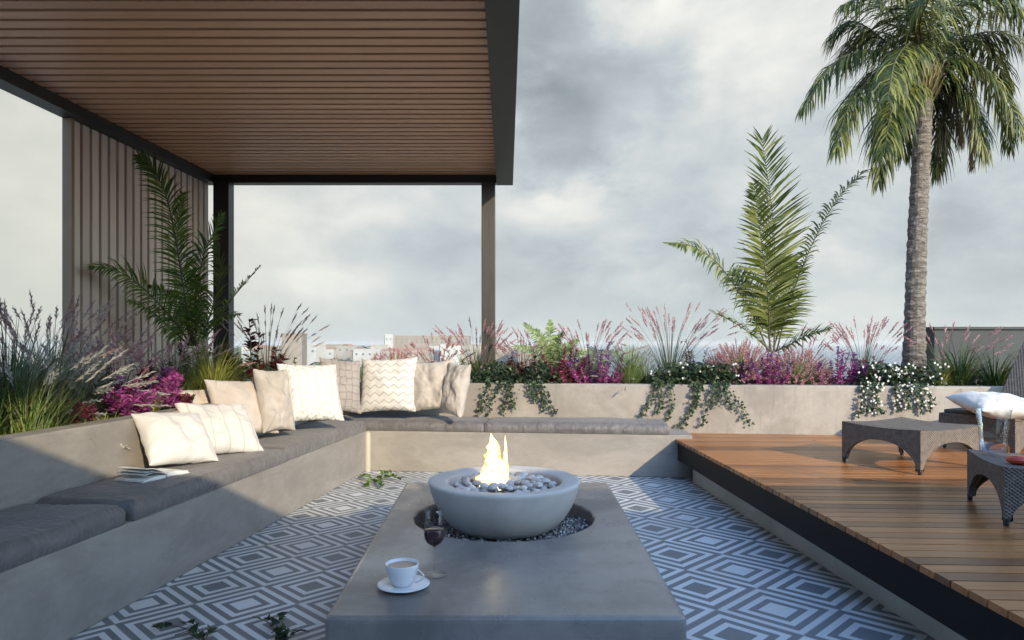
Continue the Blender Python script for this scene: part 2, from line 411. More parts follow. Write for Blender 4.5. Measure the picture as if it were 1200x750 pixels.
def flamemat():
    m = bpy.data.materials.new('flame'); m.use_nodes = True; nt = m.node_tree; nt.nodes.clear(); t = NT(nt)
    v = objc(t); sp = t.n('ShaderNodeSeparateXYZ'); t.l(v, sp.inputs[0]); z = sp.outputs[2]
    n = t.noise(t.vm('MULTIPLY', v, (1, 1, .45)), 34, 5, .65, 1.2)
    lw = t.n('ShaderNodeLayerWeight', Blend=.35).outputs['Facing']
    hot = t.m('ADD', t.m('MULTIPLY', n, 1.1), t.m('MULTIPLY', lw, -.45))
    col = t.ramp(hot, [(.20, (1, .40, .05)), (.33, (1, .64, .14)), (.44, (1, .84, .36)), (.56, (1, .97, .80))])
    e = t.n('ShaderNodeEmission', Strength=1.6); t.l(col, e.inputs[0])
    tr = t.n('ShaderNodeBsdfTransparent')
    a = t.step(t.m('SUBTRACT', hot, t.m('MULTIPLY', t.m('SUBTRACT', .04, z), 2.0)), .10, .30)
    mx = t.n('ShaderNodeMixShader'); t.l(a, mx.inputs[0]); t.l(tr.outputs[0], mx.inputs[1]); t.l(e.outputs[0], mx.inputs[2])
    o = t.n('ShaderNodeOutputMaterial'); t.l(mx.outputs[0], o.inputs[0]); return m
M_flame = flamemat()

# ------------------------------------------------------------------ far land, sea and town
def landmat():
    m, t, b = mat('land', (.2, .2, .15), .95); v = objc(t)
    n = t.noise(v, .012, 6, .65); n2 = t.noise(v, .06, 5, .7)
    col = t.ramp(t.m('ADD', t.m('MULTIPLY', n, .5), t.m('MULTIPLY', n2, .5)), [(.38, (.09, .11, .05)), (.5, (.30, .26, .19)), (.6, (.42, .38, .31))])
    t.l(col, b.inputs['Base Color']); return m
mb = MB(); mb.face([(-8000, -4000, -22), (150, -4000, -22), (60, 500, -22), (400, 6000, -22), (-8000, 8500, -22)])
tag(mb.build('ground', landmat()), kind='structure')
def seamat():
    m, t, b = mat('sea', (.10, .16, .19), .3); n = t.noise(objc(t), .05, 5, .6); bump(t, b, n, .3, 2.0); return m
mb = MB(); mb.face([(-8900, -8900, -22.5), (8900, -8900, -22.5), (8900, 8900, -22.5), (-8900, 8900, -22.5)])
tag(mb.build('sea', seamat()), kind='structure')

M_town = [concrete('town wall pale', (.24, .22, .185), (.28, .26, .22), .8, .1), concrete('town wall cream', (.19, .155, .12), (.22, .185, .145), .8, .1),
          concrete('town wall white', (.34, .33, .30), (.38, .37, .34), .8, .1)]
M_win = mat('window glass', (.10, .10, .10), .4)[0]
M_roof = mat('roof tile', (.32, .17, .11), .8)[0]
def town_house(x, y, w, dp, h, rot, m, label, roof, grp, floors=3):
    t = thing('town_building', label, 'building', (x, y, -22), rot, grp)
    b = MB(); b.box(-w/2, w/2, 0, dp, 0, h); b.build('wall', m, t)
    r = MB()
    if roof:
        r.rings([[(-w/2-.4, -.4, h+.01), (w/2+.4, -.4, h+.01), (w/2+.4, dp+.4, h+.01), (-w/2-.4, dp+.4, h+.01)],
                 [(-w/4, dp*.45, h+1.8), (w/4, dp*.45, h+1.8), (w/4, dp*.55, h+1.8), (-w/4, dp*.55, h+1.8)]], True, True, True)
        r.build('roof', M_roof, t)
    else:
        r.box(-w/2-.2, w/2+.2, -.2, dp+.2, h+.02, h+.9); r.build('parapet', m, t)
    nw = max(2, int(w/5)); k = 0
    for fl in range(int(h/3.2)-1, max(-1, int(h/3.2)-1-floors), -1):
        for i in range(nw):
            cx = -w/2+(i+.5)*w/nw; q = MB(); q.box(cx-.8, cx+.8, -.06, .1, fl*3.2+.9, fl*3.2+2.4); q.build('window', M_win, t); k += 1
    return t
rr = random.Random(3)
colw = ['pale stone', 'cream', 'white']
T = rr.sample([(px, dd) for px in range(300, 690, 13) for dd in (520, 700, 950, 1300)], 96)
i = 0
for (px, dd) in sorted(T, key=lambda a: -a[1]):
    dd = dd*rr.uniform(.9, 1.1); mi = rr.randrange(3); rf = rr.random() < .35
    x = (px-600+rr.uniform(-5, 5))*dd/800; h = 22+1.2-(rr.uniform(2.5, 9))*dd/800
    town_house(x, dd, rr.uniform(10, 26), 14, max(h, 7), rr.uniform(-.3, .3), M_town[mi],
               'distant low town building seen as a few pale specks under the horizon', rf, 'distant town buildings', 1)
    i += 1
# the two large blocks that stand above the horizon
town_house((500-600)*700/800, 700, 87, 30, 22+1.2+7.6*700/800, 0, M_town[1], 'long flat roofed distant block standing above the horizon behind the chevron cushion', False, 'distant large blocks', 2)
town_house((455.5-600)*690/800, 690, 8, 24, 22+1.2+9.2*690/800, 0, M_town[2], 'narrow white stair tower at the left end of the long distant block', False, 'distant large blocks', 1)
town_house((342-600)*420/800, 420, 12, 16, 22+1.2+10*420/800, .1, M_town[1], 'beige distant block just right of the tall pergola corner post', False, 'distant large blocks', 1)

b = MB(); rt = random.Random(14)
for i in range(420):
    d_ = rt.uniform(260, 1500); px = rt.uniform(270, 720); c = Vector(((px-600)*d_/800, d_, -22)); R_ = rt.uniform(3, 6)*(1 if d_ < 700 else 1.6)
    for k in range(26):
        q = Vector((rt.gauss(0, 1), rt.gauss(0, 1), rt.gauss(0, 1))).normalized(); p = c+Vector((q.x*R_, q.y*R_, R_*1.1+q.z*R_*.8)); e = q.orthogonal().normalized()*R_*.35; g = q.cross(e); b.r = rt.random()
        b.face([p-e-g, p+e-g*.6, p+e*.7+g, p-e*.8+g*.7])
tag(b.build('distant_woodland', L_far), 'scattered dark green treetops between the distant town buildings', 'woodland', kind='stuff')
# ------------------------------------------------------------------ terrace
b = MB(); b.box(-7, 10.5, -12, 9.2, -21.9, -.02); tag(b.build('terrace', M_slab), kind='structure')
b = MB(); b.box(-2.1, 1.95, -3.7, 6.9, -.015, 0); tag(b.build('floor', M_tile), kind='structure')

ANG = -.1150
F0 = Vector((-1.368, 6.41, 0))                                   # inner corner of the bench
LM = Matrix.Translation(F0) @ Matrix.Rotation(ANG, 4, 'Z')       # local frame: x along the back arm, y away
def L(x, y, z=0): return LM @ Vector((x, y, z))
LI = LM.inverted()
SEAT = .38; LD = .50; BD = .44; HL = .77; HB = .803
BX1 = 2.99                                                       # right end of the back arm
YN = -5.6                                                        # near end of the left arm (local)

def lprism(mb, pts, z0, z1): mb.prism([tuple(L(x, y).xy) for x, y in pts], z0, z1)
bench = thing('concrete_bench', 'L shaped plastered concrete bench running along the left and far sides of the tiled floor', 'bench', tuple(F0))
inv = Matrix.Translation(-F0)
def under(o, root):
    o.parent = root; o.matrix_parent_inverse = Matrix.Identity(4)
    for v_ in o.data.vertices: v_.co -= root.location
b = MB(); lprism(b, [(-LD-.01, YN), (0, YN), (0, 0), (BX1, 0), (BX1, BD+.01), (-LD-.01, BD+.01)], 0, SEAT)
o = b.build('seat_base', M_bench, None, bevel=.008); under(o, bench)
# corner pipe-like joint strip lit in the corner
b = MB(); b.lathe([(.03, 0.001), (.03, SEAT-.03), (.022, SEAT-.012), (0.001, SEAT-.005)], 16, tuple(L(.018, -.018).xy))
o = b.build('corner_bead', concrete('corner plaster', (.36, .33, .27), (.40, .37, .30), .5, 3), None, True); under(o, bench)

planter = thing('planter_wall', 'L shaped plastered planter wall behind the bench, plants and hanging ivy along its top', 'planter', tuple(L(-LD, BD)))
PW = 7.7; PD = 1.95; PL = 1.9
b = MB(); lprism(b, [(-LD-.14, YN), (-LD, YN), (-LD, BD+.10), (-LD-.14, BD+.10)], 0, HL); o = b.build('side_wall', M_bench, bevel=.008); under(o, planter)
b = MB(); lprism(b, [(-LD-.0, BD), (PW, BD), (PW, BD+.14), (-LD-.0, BD+.14)], 0, HB); o = b.build('front_wall', M_planter, bevel=.008); under(o, planter)
b = MB(); lprism(b, [(-LD-PL, PD), (PW, PD), (PW, PD+.14), (-LD-PL, PD+.14)], 0, HB-.02); o = b.build('rear_wall', M_planter, bevel=.008); under(o, planter)
b = MB(); lprism(b, [(-LD-PL-.14, YN), (-LD-PL, YN), (-LD-PL, PD+.14), (-LD-PL-.14, PD+.14)], 0, HL); o = b.build('outer_wall', M_planter, bevel=.008); under(o, planter)
SOIL = .72
b = MB()
lprism(b, [(-LD-PL+.001, YN), (-LD-.141, YN), (-LD-.141, BD+.141), (PW, BD+.141), (PW, PD-.001), (-LD-PL+.001, PD-.001)], .05, SOIL)
tag(b.build('soil', M_soil), kind='structure')

# deck
DX0 = lambda y: 1.477+(5.79-y)*.033
deck = tag(bpy.data.objects.new('wooden_deck', None), kind='structure'); C.objects.link(deck)
DH = .345
rd = random.Random(11); b = MB()
DA = .033
y = .2; k = 0
while y < 8.0:
    x = DX0(y)-.012; xe = 9.5; y0, y1 = y, y+.0845
    first = True
    while x < xe:
        ln = rd.uniform(1.2, 3.6) if not first else rd.uniform(.5, 3.2); x2 = min(x+ln, xe); b.r = rd.random()
        dy0 = -(x-1.5)*.045; dy1 = -(x2-1.5)*.045
        # clip against the planter front
        yl = lambda X: L(0, BD).y-(X-L(0, BD).x)*math.tan(-ANG)
        if y1+dy0 < yl(x)+.09 and y0 < 7:
            i0 = len(b.v)
            for z in (DH-.026, DH):
                e = .0015 if z == DH else 0
                for (xx, yy) in ((x+e, y0+dy0+e), (x2-.004-e, y0+dy1+e), (x2-.004-e, y1+dy1-e), (x+e, y1+dy0-e)): b.v.append(Vector((xx, yy, z)))
            for q in ((3, 2, 1, 0), (4, 5, 6, 7), (0, 1, 5, 4), (1, 2, 6, 5), (2, 3, 7, 6), (3, 0, 4, 7)):
                b.f.append(tuple(i0+kk for kk in q)); b.c.append(b.r)
        x = x2; first = False
    y += .0905
b.build('decking', M_deck, deck)
b = MB()
def strip(mb, off0, off1, z0, z1, ya, yb):
    mb.prism([(DX0(ya)+off0, ya), (DX0(ya)+off1, ya), (DX0(yb)+off1, yb), (DX0(yb)+off0, yb)], z0, z1)
strip(b, 0.0, .05, .165, DH-.028, -.5, 6.05); b.build('fascia', M_fascia, deck)
b = MB(); b.prism([(1.72, .1), (9.5, .1), (9.5, 5.2), (1.6, 6.3)], .16, DH-.06); b.build('subframe', M_black, deck)
b = MB(); b.prism([(1.765, 1.7), (1.86, 1.7), (1.66, 5.89), (1.56, 5.89)], 0.001, .16)
b.prism([(1.765+.09, 0), (1.96, 0), (1.86, 1.7), (1.765, 1.7)], 0.001, .16); tag(b.build('kerb', M_kerb), kind='structure')

# dark wall beyond the planter at right
b = MB(); b.box(4.95, 12, 8.0, 8.3, 0, 1.2+16*8.0/800); b.box(4.93, 12, 7.97, 8.33, 1.2+16*8/800+.001, 1.2+16*8/800+.03)
tag(b.build('parapet_wall', M_darkwall), 'dark grey parapet wall behind the long green grass at the far right', 'wall')

# house behind the viewer, whose roof line shades the near half of the terrace
house = thing('house', 'pale rendered villa behind the viewpoint with wide glass doors', 'house', (0, -3.87, 0))
b = MB(); b.box(-9, 12, -5, 0, -.01, 4.0); b.build('wall', M_house, house)
b = MB(); b.box(4.02, 12.1, -5.02, .02, 4.001, 4.055); b.build('roof_shadow_step', M_house, house)  # raised roof edge, out of view, added to step the shadow edge on the floor
for x0 in (-6, -2.5, 1, 4.5):
    g = MB(); g.box(x0, x0+3, .003, .03, .02, 2.5); w = g.build('window', M_win, house)
    f = MB()
    for (a0, a1, c0, c1) in ((x0-.06, x0, .02, 2.56), (x0+3, x0+3.06, .02, 2.56), (x0, x0+3, 2.5, 2.56), (x0+1.47, x0+1.53, .02, 2.5)): f.box(a0, a1, .032, .07, c0, c1)
    f.build('frame', M_black, w)

# ------------------------------------------------------------------ pergola
PH = 2.9
pg = thing('pergola', 'black framed pergola with a brown slatted ceiling over the left half of the terrace', 'pergola', (-1.7, 7.3, 0))
def pbuild(mb, name, m, **kw):
    o = mb.build(name, m, None, **kw); under(o, pg); return o
lx = lambda y: -3.294-(7.35-y)*.046            # outer line of the left beam
rx = lambda y: .010+(7.35-y)*.0072             # outer line of the right beam
YA, YB = -1.0, 7.36
b = MB(); b.prism([(rx(YA)-.175, YA), (rx(YA), YA), (rx(YB), YB), (rx(YB)-.175, YB)], PH, PH+.24); pbuild(b, 'side_beam', M_beam)
b = MB(); b.prism([(lx(YA), YA), (lx(YA)+.14, YA), (lx(YB)+.14, YB), (lx(YB), YB)], PH, PH+.24); pbuild(b, 'side_beam', M_beam)
b = MB(); b.box(lx(YB)+.142, rx(YB)-.177, 7.24, 7.36, PH, PH+.22); pbuild(b, 'end_beam', M_black)
b = MB(); b.box(lx(YA)+.142, rx(YA)-.177, YA, YA+.12, PH, PH+.22); pbuild(b, 'end_beam', M_black)
b = MB(); rs = random.Random(5)
y = YA+.125
while y < 7.235:
    b.r = rs.random(); y1 = y+.080
    i0 = len(b.v)
    for z in (PH+.085, PH+.115):
        for (xx, yy) in ((lx(y)+.142, y), (rx(y)-.178, y), (rx(y1)-.178, y1), (lx(y1)+.142, y1)): b.v.append(Vector((xx, yy, z)))
    for q in ((3, 2, 1, 0), (4, 5, 6, 7), (0, 1, 5, 4), (1, 2, 6, 5), (2, 3, 7, 6), (3, 0, 4, 7)):
        b.f.append(tuple(i0+kk for kk in q)); b.c.append(b.r)
    y += .111
pbuild(b, 'slatted_ceiling', M_ceil)
b = MB(); b.prism([(lx(YA)+.142, YA+.12), (rx(YA)-.177, YA+.12), (rx(7.24)-.177, 7.24), (lx(7.24)+.142, 7.24)], PH+.15, PH+.2); pbuild(b, 'roof_board', M_gap)
b = MB(); b.box(-.322, -.178, 7.19, 7.335, .5, PH-.002); pbuild(b, 'post', M_post, bevel=.006)
b = MB(); b.box(-3.15, -2.985, 7.19, 7.335, .5, PH-.002); pbuild(b, 'post', M_black, bevel=.006)
# vertical slat screen under the left beam
sc = MB(); rs = random.Random(8)
nS = 19; ya, yb = 5.19, 7.32
for i in range(nS):
    y0 = ya+(yb-ya)*i/nS; y1 = y0+(yb-ya)/nS*.70; sc.r = rs.random()
    sc.prism([(lx(y0)+.012, y0), (lx(y0)+.055, y0), (lx(y1)+.055, y1), (lx(y1)+.012, y1)], .62, PH-.004)
pbuild(sc, 'slatted_screen', M_screen)
b = MB(); b.r = .4; b.prism([(lx(ya)+.000, ya-.04), (lx(ya)+.07, ya-.04), (lx(ya)+.07, ya-.004), (lx(ya)+.00, ya-.004)], .6, PH-.003); pbuild(b, 'screen_stile', concrete('stile paint', (.30, .19, .115), (.34, .22, .14), .9, 2))
b = MB(); b.prism([(lx(ya)+.001, ya), (lx(ya)+.0115, ya), (lx(yb)+.0115, yb), (lx(yb)+.001, yb)], .62, PH-.005); pbuild(b, 'screen_back', mat('screen backing', (.10, .072, .055), .7)[0])

# ------------------------------------------------------------------ seat cushions
def cushion(x0, x1, y0, y1, th, label, seed=0, mt=M_cushion):
    """soft box in bench coordinates; noise gives sag and creases"""
    cx, cy = (x0+x1)/2, (y0+y1)/2; W, Dp = (x1-x0)/2, (y1-y0)/2
    rt = thing('seat_cushion', label, 'cushion', tuple(L(cx, cy, SEAT+.002)), ANG, 'grey seat cushions on the bench')
    nx, ny = max(16, int(W*2/.02)), max(16, int(Dp*2/.02)); r = .035
    def put(u, v_, top):
        x = u*W; y = v_*Dp
        e = min(W-abs(x), Dp-abs(y))
        return x, y, e
    mb = MB(); rows = []
    us = [-1+2*i/nx for i in range(nx+1)]; vs = [-1+2*j/ny for j in range(ny+1)]
    def topz(x, y):
        e = min(W-abs(x), Dp-abs(y)); z = th
        q = max(0, 1-e/r); z -= r*(1-math.sqrt(max(0, 1-q*q)))*.8
        wq = noise.noise(Vector((x*2+seed, y*1.2, 7)))*.6
        cr = noise.noise(Vector((x*2.4+seed+wq, y*6, seed)))*.009+(1-abs(noise.noise(Vector((x*11+seed+wq*5, y*2.6+wq*3, 3+seed))))*2)*.0045-(.006*max(0, 1-abs(e-.05)/.02))
        puff = .012*(1-(x/W)**4)*(1-(y/Dp)**4)
        return z+cr+puff
    i0 = 0
    for y in vs:
        for x in us: mb.v.append(Vector((x*W, y*Dp, topz(x*W, y*Dp))))
    for j in range(ny):
        for i in range(nx):
            a = j*(nx+1)+i; mb.f.append((a, a+1, a+nx+2, a+nx+1)); mb.c.append(.5)
    per = [(i, 0) for i in range(nx+1)]+[(nx, j) for j in range(1, ny+1)]+[(i, ny) for i in range(nx-1, -1, -1)]+[(0, j) for j in range(ny-1, 0, -1)]
    prev = [j*(nx+1)+i for (i, j) in per]; n = len(per)
    for lv in range(1, 6):
        f = lv/5; cur = []
        for idx, (i, j) in enumerate(per):
            p = mb.v[prev[idx] if lv == 1 else j*(nx+1)+i]; q = mb.v[j*(nx+1)+i]
            nx_, ny_ = (0, -1) if j == 0 else (0, 1) if j == ny else (1, 0) if i == nx else (-1, 0)
            s = idx*.02; wrn = noise.noise(Vector((s*26+f*1.6, f*1.1, seed+5)))*.011*math.sin(PI*min(1, f*1.1))
            bulge = .007*math.sin(PI*f)+wrn; z = q.z*(1-f)
            mb.v.append(Vector((q.x+nx_*bulge, q.y+ny_*bulge, z))); cur.append(len(mb.v)-1)
        for k in range(n):
            k2 = (k+1) % n; mb.f.append((prev[k2], prev[k], cur[k], cur[k2])); mb.c.append(.5)
        prev = cur
    o = mb.build('cushion_body', mt, rt, True)
    return rt
def ly(yw): return (yw-F0.y)/math.cos(ANG)
cushion(-LD+.01, .004, -5.0, ly(3.085), .085, 'near grey seat cushion cut by the left edge of the picture', 1)
cushion(-LD+.01, .008, ly(3.14), ly(4.71), .092, 'long grey seat cushion carrying the open book on the left bench', 2)
cushion(-LD+.01, .004, ly(4.72), -.006, .092, 'grey seat cushion under the cream cushions, ending at the bench corner', 3)
cushion(-LD+.01, 1.115, -.004, BD-.005, .092, 'grey corner seat cushion under the chevron cushion on the far bench', 4)
cushion(1.121, 2.79, -.004, BD-.005, .092, 'right hand grey seat cushion of the far bench, nothing on it', 5)

# ------------------------------------------------------------------ throw pillows
def pillow_mesh(name, w, h, t, mt, seed, wr=1.0, fringe=False):
    mb = MB(); n = 30
    for side in (1, -1):
        off = len(mb.v)
        for j in range(n+1):
            for i in range(n+1):
                u = -1+2*i/n; v_ = -1+2*j/n
                ex = 1-.085*(1-v_*v_)*abs(u)**2; ez = 1-.085*(1-u*u)*abs(v_)**2
                x = u*w/2*ex; z = v_*h/2*ez
                prof = (max(0, 1-abs(u)**2.6)**.55)*(max(0, 1-abs(v_)**2.6)**.55)
                y = side*t/2*prof
                s = seed*3.7
                q = Vector((u*2.2+s, v_*2.2, s+side)); wrk = noise.noise(q)*.018*prof+noise.noise(q*3)*.006*prof
                edge = (1-min(1, prof*1.6))
                wrk2 = noise.noise(Vector((math.atan2(v_, u)*6+s, max(abs(u), abs(v_))*1.3, s)))*.014*(.25+edge)*(prof > .001)
                y += side*(wrk+wrk2)*wr
                if prof <= .001:
                    y += noise.noise(Vector((u*4+s, v_*4, 9)))*.008
                    k = 1+noise.noise(Vector((u*7+s, v_*7, 2)))*.03*wr+(.03*math.sin((u+v_)*40) if fringe else 0); x *= k; z *= k
                mb.v.append(Vector((x, y, z))); mb.uv[len(mb.v)-1] = (i/n, j/n)
        for j in range(n):
            for i in range(n):
                a = off+j*(n+1)+i; q = (a, a+1, a+n+2, a+n+1); mb.f.append(q if side < 0 else q[::-1]); mb.c.append(.5)
    o = mb.build(name, mt, None, True)
    bm = bmesh.new(); bm.from_mesh(o.data); bmesh.ops.remove_doubles(bm, verts=bm.verts, dist=.0004); bm.to_mesh(o.data); bm.free()
    o.data.polygons.foreach_set('use_smooth', [True]*len(o.data.polygons))
    md = o.modifiers.new('smooth', 'SUBSURF'); md.levels = md.render_levels = 1
    return o
def pillow(px, py, d, w, h, t, yaw, lean, roll, mt, label, seed, grp='throw cushions on the bench', wr=1.0, fringe=False, name='throw_cushion'):
    """px,py,d: where the middle of the cushion is; yaw 0 faces the viewer, lean tips its top away"""
    o = pillow_mesh(name, w, h, t, mt, seed, wr, fringe)
    o.matrix_world = Matrix.Translation(D(px, py, d)) @ Matrix.Rotation(yaw, 4, 'Z') @ Matrix.Rotation(-lean, 4, 'X') @ Matrix.Rotation(roll, 4, 'Y')
    return tag(o, label, 'cushion', grp)
pillow(206, 513, 3.98, .42, .385, .17, R(58), R(44), R(6), M_white, 'plain white throw cushion nearest the open book', 1, wr=1.5)
pillow(258, 502, 4.45, .50, .42, .16, R(54), R(42), R(6), M_striped, 'white throw cushion with thin piped stripes, second from the open book', 2, wr=1.4)
pillow(233, 474, 4.95, .36, .24, .12, R(50), R(20), R(0), M_beige, 'small beige cushion mostly hidden behind the striped white cushion', 3)
pillow(284, 477, 5.0, .50, .46, .15, R(52), R(30), R(4), M_beige, 'plain smooth beige throw cushion left of the crumpled linen one', 4, wr=1.4)
pillow(322, 469, 5.12, .30, .50, .15, R(56), R(16), R(2), M_linen, 'crumpled beige linen cushion standing narrow between plain beige and cream knit cushions', 5, wr=1.8)
pillow(364, 460, 5.55, .52, .52, .19, R(38), R(24), R(2), M_knit, 'large cream cable knit throw cushion, the biggest of the row', 6, fringe=True)
pillow(399, 452, 6.20, .40, .52, .16, R(36), R(16), R(6), M_scales, 'taupe quilted cushion with scale pattern in the bench corner', 7)
pillow(455, 451, 6.42, .56, .54, .20, R(-6), R(16), R(-2), M_chevron, 'white throw cushion with grey chevron zigzags', 8)
pillow(506, 452, 6.42, .46, .50, .18, R(-10), R(18), R(-5), M_linen, 'wrinkled beige linen cushion right of the chevron cushion', 9, wr=2.2)
pillow(533, 456, 6.28, .34, .51, .16, R(-48), R(12), R(3), M_linen, 'beige linen cushion at the right end of the row, turned edge on', 10, wr=1.8)

# ------------------------------------------------------------------ table and fire bowl
TH = .30
FCx, FCy = (591-600)*(.9*800/202)/800, .9*800/202              # middle of the recess
HR = 105*FCy/800
table = thing('concrete_table', 'low grey concrete table block with a round gravel recess in the middle of the floor', 'table', (FCx, FCy, 0))
nl, nr = P(379, 724, TH), P(806.5, 724, TH); fl_, fr_ = P(476, 564.5, TH), P(712, 564.5, TH)
def rounded(poly, r, n=5):
    out = []
    for i, p in enumerate(poly):
        a = (poly[i-1]-p).normalized(); c = (poly[(i+1) % len(poly)]-p).normalized()
        for k in range(n+1):
            f = k/n; out.append(p+a*r*(1-f)**2+c*r*f**2)
    return out
cor = [Vector((q.x, q.y)) for q in (nl, nr, fr_, fl_)]
def outline(inset):
    ctr = Vector((FCx, (cor[0].y+cor[2].y)/2)); sh = []
    for q in cor:
        sh.append(q+Vector((-inset if q.x > ctr.x else inset, -inset if q.y > ctr.y else inset)))
    base_ = rounded(sh, max(.03-inset*.5, .01)); out = []
    # add points along the edges
    for i, p in enumerate(base_):
        out.append(p); q = base_[(i+1) % len(base_)]
        if (q-p).length > .2:
            for k in range(1, 12): out.append(p.lerp(q, k/12))
    return out
ref = outline(.0)
def ring_z(ins, z): return [(p.x, p.y, z) for p in outline(ins)]
def hole(r, z):
    o = []
    for p in ref:
        a = math.atan2(p.y-FCy, p.x-FCx); o.append((FCx+r*math.cos(a), FCy+r*math.sin(a), z))
    return o
b = MB(); rings = [hole(.02, TH-.075), hole(HR-.012, TH-.075), hole(HR-.004, TH-.02), hole(HR, TH-.006), hole(HR+.008, TH), ring_z(.02, TH), ring_z(.008, TH-.003), ring_z(.002, TH-.009), ring_z(0, TH-.02), ring_z(0, .001)]
b.rings([r[::-1] for r in rings]); o = b.build('table_block', M_table, None); under(o, table)
for p in o.data.polygons: p.use_smooth = False
# gravel: one mass of small chips in the ring between bowl and recess wall
b = MB(); rg = random.Random(21)
for i in range(2600):
    a = rg.uniform(0, 2*PI); r = math.sqrt(rg.uniform(.20**2, (HR-.018)**2)); s = rg.uniform(.005, .010); b.r = rg.random()
    c = Vector((FCx+r*math.cos(a), FCy+r*math.sin(a), TH-.062+rg.uniform(-.006, .008))); q = Matrix.Rotation(rg.uniform(0, 6), 3, Vector((rg.random(), rg.random(), rg.random()+.01)).normalized())
    pts = [c+q @ Vector(v_)*s for v_ in ((1, 0, 0), (-1, 0, 0), (0, .8, 0), (0, -.8, 0), (0, 0, .7), (0, 0, -.7))]
    for f in ((0, 2, 4), (2, 1, 4), (1, 3, 4), (3, 0, 4), (2, 0, 5), (1, 2, 5), (3, 1, 5), (0, 3, 5)): b.face([pts[k] for k in f])
tag(b.build('gravel', M_gravel), 'speckled grey gravel filling the round recess around the fire bowl', 'gravel', kind='stuff')

BR = 89*FCy/800; BZ = 1.2-159*FCy/800
bowl = thing('fire_bowl', 'round grey concrete fire bowl standing in the recess of the low table', 'fire bowl', (FCx, FCy, TH-.06))
b = MB(); H = BZ-(TH-.06)
b.lathe([(.001, 0), (.225, 0), (.25, .006), (.285, .032), (.318, .066), (.344, .105), (.366, .15), (.383, .20), (.390, H-.025), (BR-.001, H-.010), (BR-.004, H-.004), (BR-.011, H-.001), (BR-.018, H), (BR-.03, H-.0005), (BR*.79, H-.006), (BR*.765, H-.008), (BR*.752, H-.013), (BR*.745, H-.02), (BR*.735, H-.05), (BR*.68, H-.10), (.001, H-.11)], 128)
b.build('bowl_shell', M_bowl, bowl, True)
b = MB(); b.lathe([(.001, H-.06), (BR*.722, H-.06)], 48); b.build('burner_tray', M_black, bowl)
# pebbles
pm = []
for k in range(5):
    bm = bmesh.new(); bmesh.ops.create_icosphere(bm, subdivisions=3, radius=1)
    for v_ in bm.verts: v_.co *= 1+.13*noise.noise(v_.co*1.1+Vector((k*5, 0, 0)))+.03*noise.noise(v_.co*3+Vector((k, 4, 0)))
    me = bpy.data.meshes.new('pebble'); bm.to_mesh(me); bm.free(); me.materials.append(M_pebble); me.polygons.foreach_set('use_smooth', [True]*len(me.polygons)); pm.append(me)
rp = random.Random(4); placed = []
tries = 0
while len(placed) < 120 and tries < 60000:
    tries += 1
    a = rp.uniform(0, 2*PI); s = rp.uniform(.018, .030); r = math.sqrt(rp.random())*(BR*.70-s); lay = 0 if len(placed) < 76 else 1
    if lay: r *= .86
    p = Vector((FCx+r*math.cos(a), FCy+r*math.sin(a), BZ-.036+.024*lay+rp.uniform(-.004, .006)))
    if all((p-q).length > (s+t_)*.74 for q, t_ in placed): placed.append((p, s))
for p, s in placed:
    o = bpy.data.objects.new('pebble', rp.choice(pm)); C.objects.link(o); o.location = p
    o.scale = (s*rp.uniform(1.0, 1.3), s*rp.uniform(.8, 1.05), s*rp.uniform(.6, .8)); o.rotation_euler = (rp.uniform(-.3, .3), rp.uniform(-.3, .3), rp.uniform(0, 6))
    tag(o, 'smooth pale grey pebble among those filling the fire bowl', 'pebble', 'pebbles in the fire bowl')
# flame
def tongue(mb, x, y, z0, prof, seed, n=20):
    """prof: (height, half width, drift x)"""
    rings = []
    for (z, w, dx) in prof:
        ring = []
        for k in range(n):
            a = 2*PI*k/n; q = Vector((math.cos(a)*1.3, math.sin(a)*1.3, z*28+seed)); rr_ = w*(1+.55*noise.noise(q)+.35*noise.noise(q*2.7))
            ring.append((x+dx+rr_*math.cos(a), y+rr_*math.sin(a)*.8, z0+z))
        rings.append(ring)
    mb.rings(rings)
def interp(keys, n):
    out = []
    for i in range(n):
        z = keys[0][0]+(keys[-1][0]-keys[0][0])*i/(n-1)
        for a, c in zip(keys, keys[1:]):
            if a[0] <= z <= c[0]+1e-9:
                f = (z-a[0])/(c[0]-a[0]); out.append((z, a[1]+(c[1]-a[1])*f, a[2]+(c[2]-a[2])*f)); break
    return out
fz = BZ-.045
mb = MB()
s_ = FCy/800
fx = (578-600)*s_
tongue(mb, fx, FCy-.02, 0, interp([(0, .055, 0), (.04, .075, 0), (.09, .06, .002), (.15, .045, .0), (.20, .034, .004), (.245, .018, .0), (.262, .009, -.008), (.285, .0008, -.012)], 46), 1)
tongue(mb, fx-.055, FCy-.03, 0, interp([(0, .02, 0), (.05, .022, 0), (.10, .008, .006), (.125, .0006, .01)], 16), 4)
tongue(mb, fx+.03, FCy-.05, 0, interp([(0, .03, 0), (.05, .032, 0), (.10, .018, .004), (.14, .0006, .0)], 20), 7)
tongue(mb, (592.5-600)*s_, FCy-.03, 0, interp([(0, .018, 0), (.06, .018, 0), (.14, .012, -.002), (.21, .007, .001), (.275, .0006, -.002)], 34), 12, 12)
fl = mb.build('flame', M_flame, None, True); fl.location = (0, 0, fz)
tag(fl, 'yellow white flame with two tongues rising from the fire bowl pebbles', 'flame')

